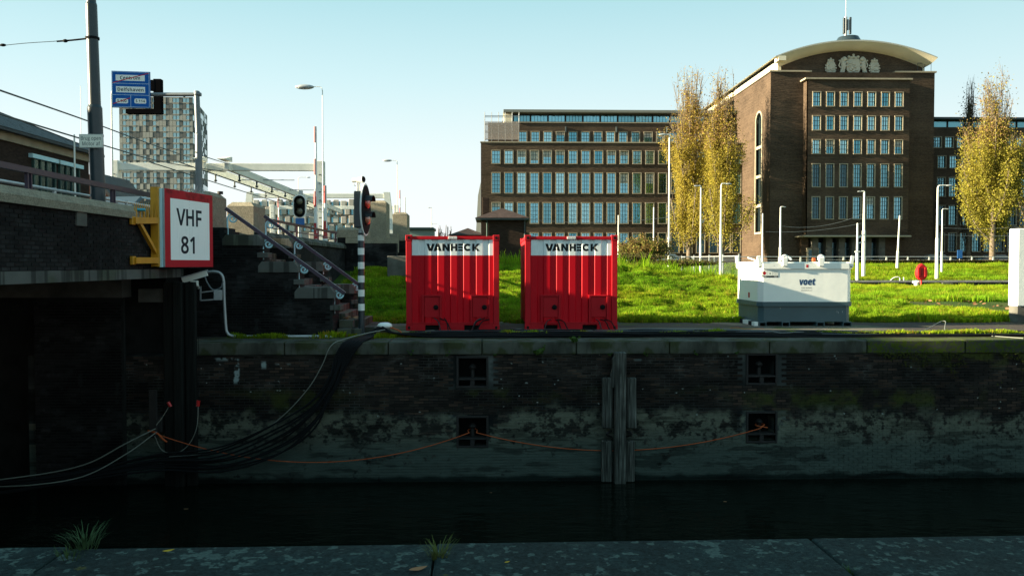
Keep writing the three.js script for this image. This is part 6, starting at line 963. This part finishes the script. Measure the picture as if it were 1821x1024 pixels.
  solo('orange_rope', [tube([V(n2.x - .08, n2.y - .03, WZ + .05), V(n2.x - .1, n2.y - .02, WZ - .2), V(n2.x, n2.y - .0, WZ - .32), V(n2.x + .1, n2.y - .02, WZ - .2), V(n2.x + .09, n2.y - .03, WZ + .05)], .013, 24, 6), tube([V(n4.x - .05, n4.y - .03, WZ + .06), V(n4.x + .05, n4.y + .0, WZ - .05), V(n4.x + .12, n4.y + .01, WZ - .2), V(n4.x, n4.y + .01, WZ - .3), V(n4.x - .08, n4.y - .01, WZ - .15), V(n4.x + .12, n4.y - .02, WZ + .06)], .016, 24, 6)], M.orange, 'knotted orange rope turns round the mooring posts', 'rope', n2.clone());
  solo('orange_rope', [tube([P(694, 582, 20.05), P(705, 586, 20.0), P(712, 590, 19.95), P(716, 597, 19.9)], .016, 14, 6)], M.orange, 'short frayed orange rope tied at the bollard', 'rope', P(694, 582, 20.05)); solo('orange_rope', [tube([P(262, 766, 18.35), P(278, 770, 18.3), P(288, 780, 18.3), P(296, 786, 18.3)], .02, 14, 6)], M.orange, 'orange rope knot on the dark timbers', 'rope', P(262, 766, 18.35));
  const pc = (u, v) => { const a = P(u, v, 20); const k = (.05 - EYE) / (a.y - EYE); return V(a.x * k, .03, a.z * k); }; solo('thin_cable', [tube([pc(1600, 590), pc(1640, 587), pc(1680, 580).setY(.2), pc(1685, 590), pc(1740, 594), pc(1821, 600)], .01, 40, 5)], cw, 'thin wire loop standing up from the tar strip by the white cabinet', 'wire', pc(1640, 588));
}
for (const [u, v, s, l] of [[873, 876, .03, 'tiny pale leaf floating under the middle of the lock wall'], [330, 905, .05, 'brown leaf floating on the water near the dark timbers'], [1290, 892, .04, 'small leaf floating by the second pair of niches']]) { const a = P(u, v, 15), k = (WATER + .01 - EYE) / (a.y - EYE); solo('floating_leaf', [new THREE.CircleGeometry(s, 7).scale(1, .6, 1).rotateX(-Math.PI / 2).translate(a.x * k, WATER + .012, a.z * k)], M.leafBrown, l, 'leaf', V(a.x * k, WATER, a.z * k)); }
// ------------------------------------------------------------------ white tank
{
  const yaw = -.02, c = P(1434, 579, 23.35), w = 2.62, dp = 2.25, ch = .13, t = thing('fuel_tank', 'white and grey steel fuel tank marked voet on the quay', 'fuel tank', V(c.x, .012, -23.35 - dp / 2)); t.rotation.y = yaw; const Lc = { local: true };
  const oct = (hx, hz, k, y0, y1) => { const s = new THREE.Shape([[-hx + k, -hz], [hx - k, -hz], [hx, -hz + k], [hx, hz - k], [hx - k, hz], [-hx + k, hz], [-hx, hz - k], [-hx, -hz + k]].map((p) => new THREE.Vector2(...p))); return new THREE.ExtrudeGeometry(s, { depth: y1 - y0, bevelEnabled: false }).rotateX(-Math.PI / 2).translate(0, y0, 0); };
  const hx = w / 2, hz = dp / 2, yT = 1.87;
  part('upper_body', [oct(hx, hz, ch, .68, 1.60)], M.whiteTank, t, Lc); part('top_rim', [oct(hx + .035, hz + .035, ch + .01, 1.601, 1.76), oct(hx - .03, hz - .03, ch, 1.761, 1.80)], M.whiteTank, t, Lc);
  part('lower_body', [oct(hx - .02, hz - .02, ch, .12, .555)], M.tankGrey, t, Lc); part('lower_rim', [oct(hx + .03, hz + .03, ch + .01, .556, .679)], M.tankGrey, t, Lc);
  for (const [x, wd] of [[-1.20, .2], [-.55, .22], [.42, .22], [1.17, .24]]) { part('foot', [bx(x - wd / 2, x + wd / 2, .10, .12 - .001, hz - .6, hz + .04), bx(x - wd / 2, x - wd / 2 + .02, 0, .1, hz - .6, hz + .04), bx(x + wd / 2 - .02, x + wd / 2, 0, .1, hz - .6, hz + .04)], M.tankGrey, t, Lc); part('rear_foot', [bx(x - wd / 2, x + wd / 2, 0, .1, -hz, -hz + .5)], M.tankGrey, t, Lc); }
  part('foot', [bx(-hx - .02, -hx + .3, .02, .118, -hz + .05, hz - .62)], M.tankGrey, t, Lc);
  const strip = (z0, z1) => bx(-hx - .13, -hx - .02, .005, .115, z0, z1); part('white_stripe', [strip(hz - .22, hz + .03), strip(hz - 1.12, hz - .56), strip(-hz, -hz + .32)], M.white, t, Lc); part('black_stripe', [strip(hz - .558, hz - .222), strip(-hz + .322, hz - 1.122)], M.black, t, Lc);
  for (const [x, z, r] of [[-hx + .03, hz, -.12], [hx - .03, hz, .12], [-hx + .03, -hz, -.12], [hx - .03, -hz, .12]]) part('lifting_lug', [rbox(.10, .30, .035, 0, .1, 0, .01).rotateZ(-r * 1.4).translate(x, 1.72, z), rbox(.035, .30, .14, x + Math.sign(x) * .04, 1.79, z - Math.sign(z) * .06, .01)], M.whiteTank, t, Lc);
  for (const x of [-.60, .42]) part('lug_plate', [rbox(.15, .26, .06, x, 1.80, hz + .05, .02), new THREE.TorusGeometry(.075, .03, 8, 18).translate(x, 1.90, hz + .03)], M.whiteTank, t, Lc);
  part('ring', [new THREE.TorusGeometry(.08, .035, 8, 16, Math.PI * 1.3).translate(-.40, 1.85, hz - .3)], M.whiteTank, t, Lc); part('beacon', [rbox(.1, .1, .08, .3, 1.86, hz - .2, .02)], M.orange, t, Lc); part('pipe_rail', [cyl(V(-hx + .1, 1.79, hz - .2), V(-hx + .25, 1.93, -hz + .3), .02)], M.whiteTank, t, Lc);
  const fz = hz + .0022, plane = (w0, h0, x, y, z = fz) => keepUV(new THREE.PlaneGeometry(w0, h0).translate(x, y, z));
  part('maker_logo', [plane(.80, .52, .03, 1.16)], mat({ transparent: true, map: canvasTex(620, 400, (g, w0, h0) => { g.clearRect(0, 0, w0, h0); g.save(); g.transform(1, 0, -.12, 1, 30, 0); g.fillStyle = '#123a66'; g.font = 'bold 200px sans-serif'; g.textAlign = 'center'; const m = g.measureText('voet').width; g.save(); g.translate(w0 / 2, 205); g.scale(350 / m, 1); g.lineWidth = 9; g.strokeStyle = '#123a66'; g.strokeText('voet', 0, 0); g.fillText('voet', 0, 0); g.restore(); g.restore(); g.fillStyle = '#2b3d3d'; g.textAlign = 'center'; g.font = '40px sans-serif'; g.fillText('0342 404000', w0 / 2, 283, 240); g.fillText('www.voetverhuur.nl', w0 / 2, 335, 250); }), roughness: .4 }), t, Lc);
  part('hazard_plate', [plane(.46, .19, -1.0, 1.46, hz + .004)], signFace(canvasTex(460, 190, (g, w0, h0) => { g.fillStyle = '#dfe2da'; g.fillRect(0, 0, w0, h0); g.fillStyle = '#20282a'; g.fillRect(0, 146, w0, 44); g.strokeStyle = '#54605f'; g.lineWidth = 3; g.strokeRect(150, 10, 140, 130); g.strokeRect(300, 10, 150, 130); g.fillStyle = '#b51424'; g.beginPath(); g.moveTo(74, 14); g.lineTo(132, 74); g.lineTo(74, 134); g.lineTo(16, 74); g.fill(); g.fillStyle = '#1a1a1a'; g.beginPath(); g.moveTo(74, 34); g.lineTo(90, 66); g.lineTo(58, 66); g.fill(); g.fillStyle = '#22402c'; g.fillRect(216, 62, 28, 44); g.strokeStyle = '#333'; g.beginPath(); g.arc(376, 74, 52, 0, 7); g.stroke(); g.lineWidth = 8; g.beginPath(); g.moveTo(362, 60); g.lineTo(362, 86); g.lineTo(402, 92); g.stroke(); g.fillStyle = '#e8e8e8'; g.font = 'bold 30px sans-serif'; g.fillText('UN 1202', 14, 178, 110); g.fillText('DIESEL', 340, 178, 90); })), t, Lc);
  part('red_label', [plane(.065, .085, .03, 1.68, hz + .037)], M.red, t, Lc); part('red_label', [new THREE.PlaneGeometry(.16, .15).rotateY(-Math.PI / 2).translate(-hx - .002, .84, hz - .95)], signFace(canvasTex(64, 64, (g) => { g.fillStyle = '#b3121f'; g.fillRect(0, 0, 64, 64); g.fillStyle = '#e3d8d0'; g.fillRect(8, 22, 48, 20); })), t, Lc);
  for (const [x, y] of [[-.90, 1.69], [-.7, .5], [.9, .4], [.94, .38], [1.05, .4]]) part('scratch', [plane(.01, .05, x, y, y > 1 ? hz + .0372 : hz - .018)], M.galv, t, Lc);
}
{ // white cabinet at the picture's edge
  const x0 = P(1811, 500, 24.4).x, y = P(1797, 406, 24.4).y, t = thing('white_cabinet', 'tall white cabinet on a grey plinth cut by the picture edge', 'cabinet', V(x0 + 1.2, 0, -24.6));
  part('body', [rbx(x0, x0 + 2.4, .5, y, -24.85, -24.4, .03)], M.whiteTank, t); part('door_panel', [rbx(x0 + .28, x0 + 1.3, .56, y - .08, -24.4, -24.375, .01)], M.whiteTank, t); part('plinth', [rbx(x0 + .02, x0 + 2.38, .01, .499, -24.84, -24.42, .02)], M.concrete, t);
  for (let i = 0; i < 5; i++) solo('power_cable', [tube([V(x0 + .35 + i * .07, .52, -24.36), V(x0 + .2 + i * .07, .3, -24.3), V(x0 + .3 + i * .08, .08, -24.15), V(x0 + 1 + i * .1, .03, -24)], .022, 24, 6)], M.rubber, 'black cable drooping from the white cabinet to the ground', 'cable', V(x0 + .35 + i * .07, .5, -24.3), 'cables at the white cabinet');
}
{ // red lifebuoy housing
  const b = P(1639, 512, 61.5), t = thing('lifebuoy_stand', 'red lifebuoy housing on a red post at the end of the lawn', 'lifebuoy stand', V(b.x, 0, b.z)), cy = P(1639, 484, 61.5).y, s = new THREE.Shape(); for (let i = 0; i < 16; i++) { const a = i / 16 * 6.283, r = .40 * (1 + .05 * Math.cos(3 * a)); s[i ? 'lineTo' : 'moveTo'](Math.sin(a) * r * .9, Math.cos(a) * r * 1.32); }
  part('housing', [prism(s, .16, .08).translate(b.x, cy, b.z - .08)], M.redFlat, t); part('moulded_rib', [-.25, .25].map((k) => rbox(.2, .72, .1, b.x + k, cy, b.z + .15, .04)), M.redFlat, t); part('slot', [rbox(.08, .5, .03, b.x - .02, cy, b.z + .165, .01)], M.redDark, t); part('post', [cyl(V(b.x, 0, b.z), V(b.x, cy - .4, b.z), .07)], M.red, t);
}
{ // second lock: bollard and ladder rails
  const b = P(1626, 510, 62.6); solo('bollard', [new THREE.LatheGeometry([[0, 0], [.2, 0], [.16, .3], [.3, .36], [.28, .5], [0, .55]].map((p) => new THREE.Vector2(...p)), 16).translate(b.x, 0, b.z + .4)], M.white, 'small white bollard beside the red lifebuoy housing', 'bollard', V(b.x, 0, b.z + .4));
  const q = (u, v) => P(u, v, 87.3); solo('ladder_rail', [tube([q(1583, 500), q(1590, 494), q(1600, 493), q(1601, 502)], .05, 16, 5), cyl(q(1608, 502), q(1608, 493), .05)], M.white, 'bent white ladder handrail on the far lock wall', 'handrail', q(1590, 500));
}
{ // roadside railing and mesh fence
  const d = 112, a = P(960, 470, d).x, b = 92, y = P(1500, 456.5, d).y, t = thing('roadside_railing', 'long white railing with posts along the road before the office tower', 'railing', V((a + b) / 2, 1.6, -d)), y0 = P(1500, 470.5, d).y;
  part('top_rail', [cyl(V(a, y, -d), V(b, y, -d), .055, .055, 6)], M.galv, t); part('middle_rail', [cyl(V(a, (y + y0) / 2 + .1, -d), V(b, (y + y0) / 2 + .1, -d), .025, .025, 5)], M.galv, t); for (let x = a; x < b; x += 2.92) part('post', [bx(x - .09, x + .09, y0 - .4, y + .05, -d - .06, -d + .06)], M.paleSteel, t);
  const f = thing('mesh_fence', 'grey steel bar fence descending the bank beside the tank', 'fence', P(1265, 480, 58)); const pts = [[1213, 457, 74], [1262, 456, 60], [1315, 455, 50.5]].map(([u, v, dd]) => P(u, v, dd)), bs = [];
  for (let k = 0; k < 2; k++) { const A = pts[k], B = pts[k + 1], n = 44; for (let i = 0; i <= n; i++) { const p = A.clone().lerp(B, i / n), g = ground(p.x, -p.z); bs.push(bar(V(p.x, g + .1, p.z), V(p.x, p.y, p.z), .014, .014)); } part('rail', [bar(A, B, .06, .05), bar(V(A.x, ground(A.x, -A.z) + .15, A.z), V(B.x, ground(B.x, -B.z) + .15, B.z), .05, .05)], M.galv, f); }
  part('bar', bs, M.poleGrey, f, { kind: 'stuff' }); for (const p of [pts[0], pts[0].clone().lerp(pts[1], .5), pts[1], pts[1].clone().lerp(pts[2], .5), pts[2]]) part('post', [bar(V(p.x, ground(p.x, -p.z) - .1, p.z), V(p.x, p.y + .12, p.z), .09, .09)], M.galv, f);
}
{ // dark car on the bridge road, only its roof shows above the parapet
  const c = P(253, 365, 27), t = thing('parked_car', 'dark car on the bridge behind the yellow sign brackets', 'car', V(c.x, 2.21, -27)); t.rotation.y = Math.PI / 2 - .2; const Lc = { local: true };
  part('body', [prism([[-2.1, .3], [2.1, .3], [2.15, .8], [1.2, .98], [.5, 1.46], [-1.3, 1.5], [-2.0, 1.0], [-2.15, .8]], 1.6, .06).translate(0, 0, -.8)], mat({ c: [.03, .04, .045], roughness: .3, clearcoat: 1 }), t, Lc); part('window', [prism([[1.02, 1.0], [.46, 1.4], [-1.2, 1.43], [-1.75, 1.02]], 1.74).translate(0, 0, -.87)], M.paneDark, t, Lc);
  for (const x of [-1.3, 1.35]) for (const z of [-.78, .78]) part('wheel', [new THREE.CylinderGeometry(.32, .32, .2, 18).rotateX(Math.PI / 2).translate(x, .32, z)], M.black, t, Lc);
}
{ // parked cars on the far road, mostly hidden by the railing
  const car = (u, d, label, m, turn) => { const c = P(u, 470, d), t = thing('parked_car', label, 'car', V(c.x, 1.63, -d)); t.rotation.y = turn; const Lc = { local: true };
    part('body', [prism([[-2.1, .32], [2.1, .32], [2.15, .75], [1.2, .92], [.55, 1.42], [-1.3, 1.45], [-2.0, .95], [-2.15, .8]], 1.6, .06).translate(0, 0, -.8)], m, t, Lc); part('window', [prism([[1.02, .94], [.48, 1.36], [-1.2, 1.39], [-1.75, .98]], 1.74).translate(0, 0, -.87)], M.paneDark, t, Lc);
    for (const x of [-1.3, 1.35]) for (const z of [-.78, .78]) { const w = part('wheel', [new THREE.CylinderGeometry(.32, .32, .2, 18).rotateX(Math.PI / 2).translate(x, .32, z)], M.black, t, Lc); part('rim', [new THREE.CylinderGeometry(.18, .18, .21, 12).rotateX(Math.PI / 2).translate(x, .32, z)], M.galv, w, Lc); } for (const z of [-.55, .55]) part('headlight', [rbox(.08, .14, .32, 2.14, .68, z, .03)], M.white, t, Lc); };
  car(1192, 116, 'silver blue parked car behind the mesh fence under the poplars', mat({ c: [.16, .22, .25], roughness: .3, clearcoat: 1 }), 0); car(1668, 116, 'dark parked car behind the railing by the curved lamp', mat({ c: [.02, .03, .035], roughness: .3, clearcoat: 1 }), 0); car(1765, 117, 'black parked car behind the railing under the broad poplar', mat({ c: [.015, .016, .018], roughness: .3, clearcoat: 1 }), Math.PI);
  const p = P(1708, 452, 111), t = thing('parking_sign', 'small blue road sign on a post under the broad poplar', 'road sign', V(p.x, 1.6, p.z)); part('plate', [rbox(.7, 1.1, .05, p.x, p.y, p.z, .02)], M.blueSign, t); part('post', [cyl(V(p.x, 1.5, p.z - .05), V(p.x, p.y, p.z - .05), .04)], M.galv, t);
}
{ // overhead tram wires before the tower and the pump house
  const w = (u0, v0, u1, v1, s, l, d = 100) => { const a = P(u0, v0, d), b = P(u1, v1, d); solo('tram_wire', [tube(Array.from({ length: 9 }, (_, i) => { const t = i / 8, p = a.clone().lerp(b, t); p.y -= s * 4 * t * (1 - t); return p; }), .02, 30, 4)], M.poleGrey, l, 'wire', a); };
  w(1390, 402, 1537, 380, .7, 'upper tram wire rising to the thick lamp at the entrance'); w(1362, 412, 1537, 396, .4, 'lower tram wire crossing before the tower entrance'); w(1677, 405, 1830, 402, .2, 'upper tram wire under the broad poplar'); w(1677, 417, 1830, 417, .2, 'lower tram wire under the broad poplar'); w(940, 390, 1190, 386, .5, 'tram wire crossing before the long brick wing');
}
renderer.render(scene, camera);
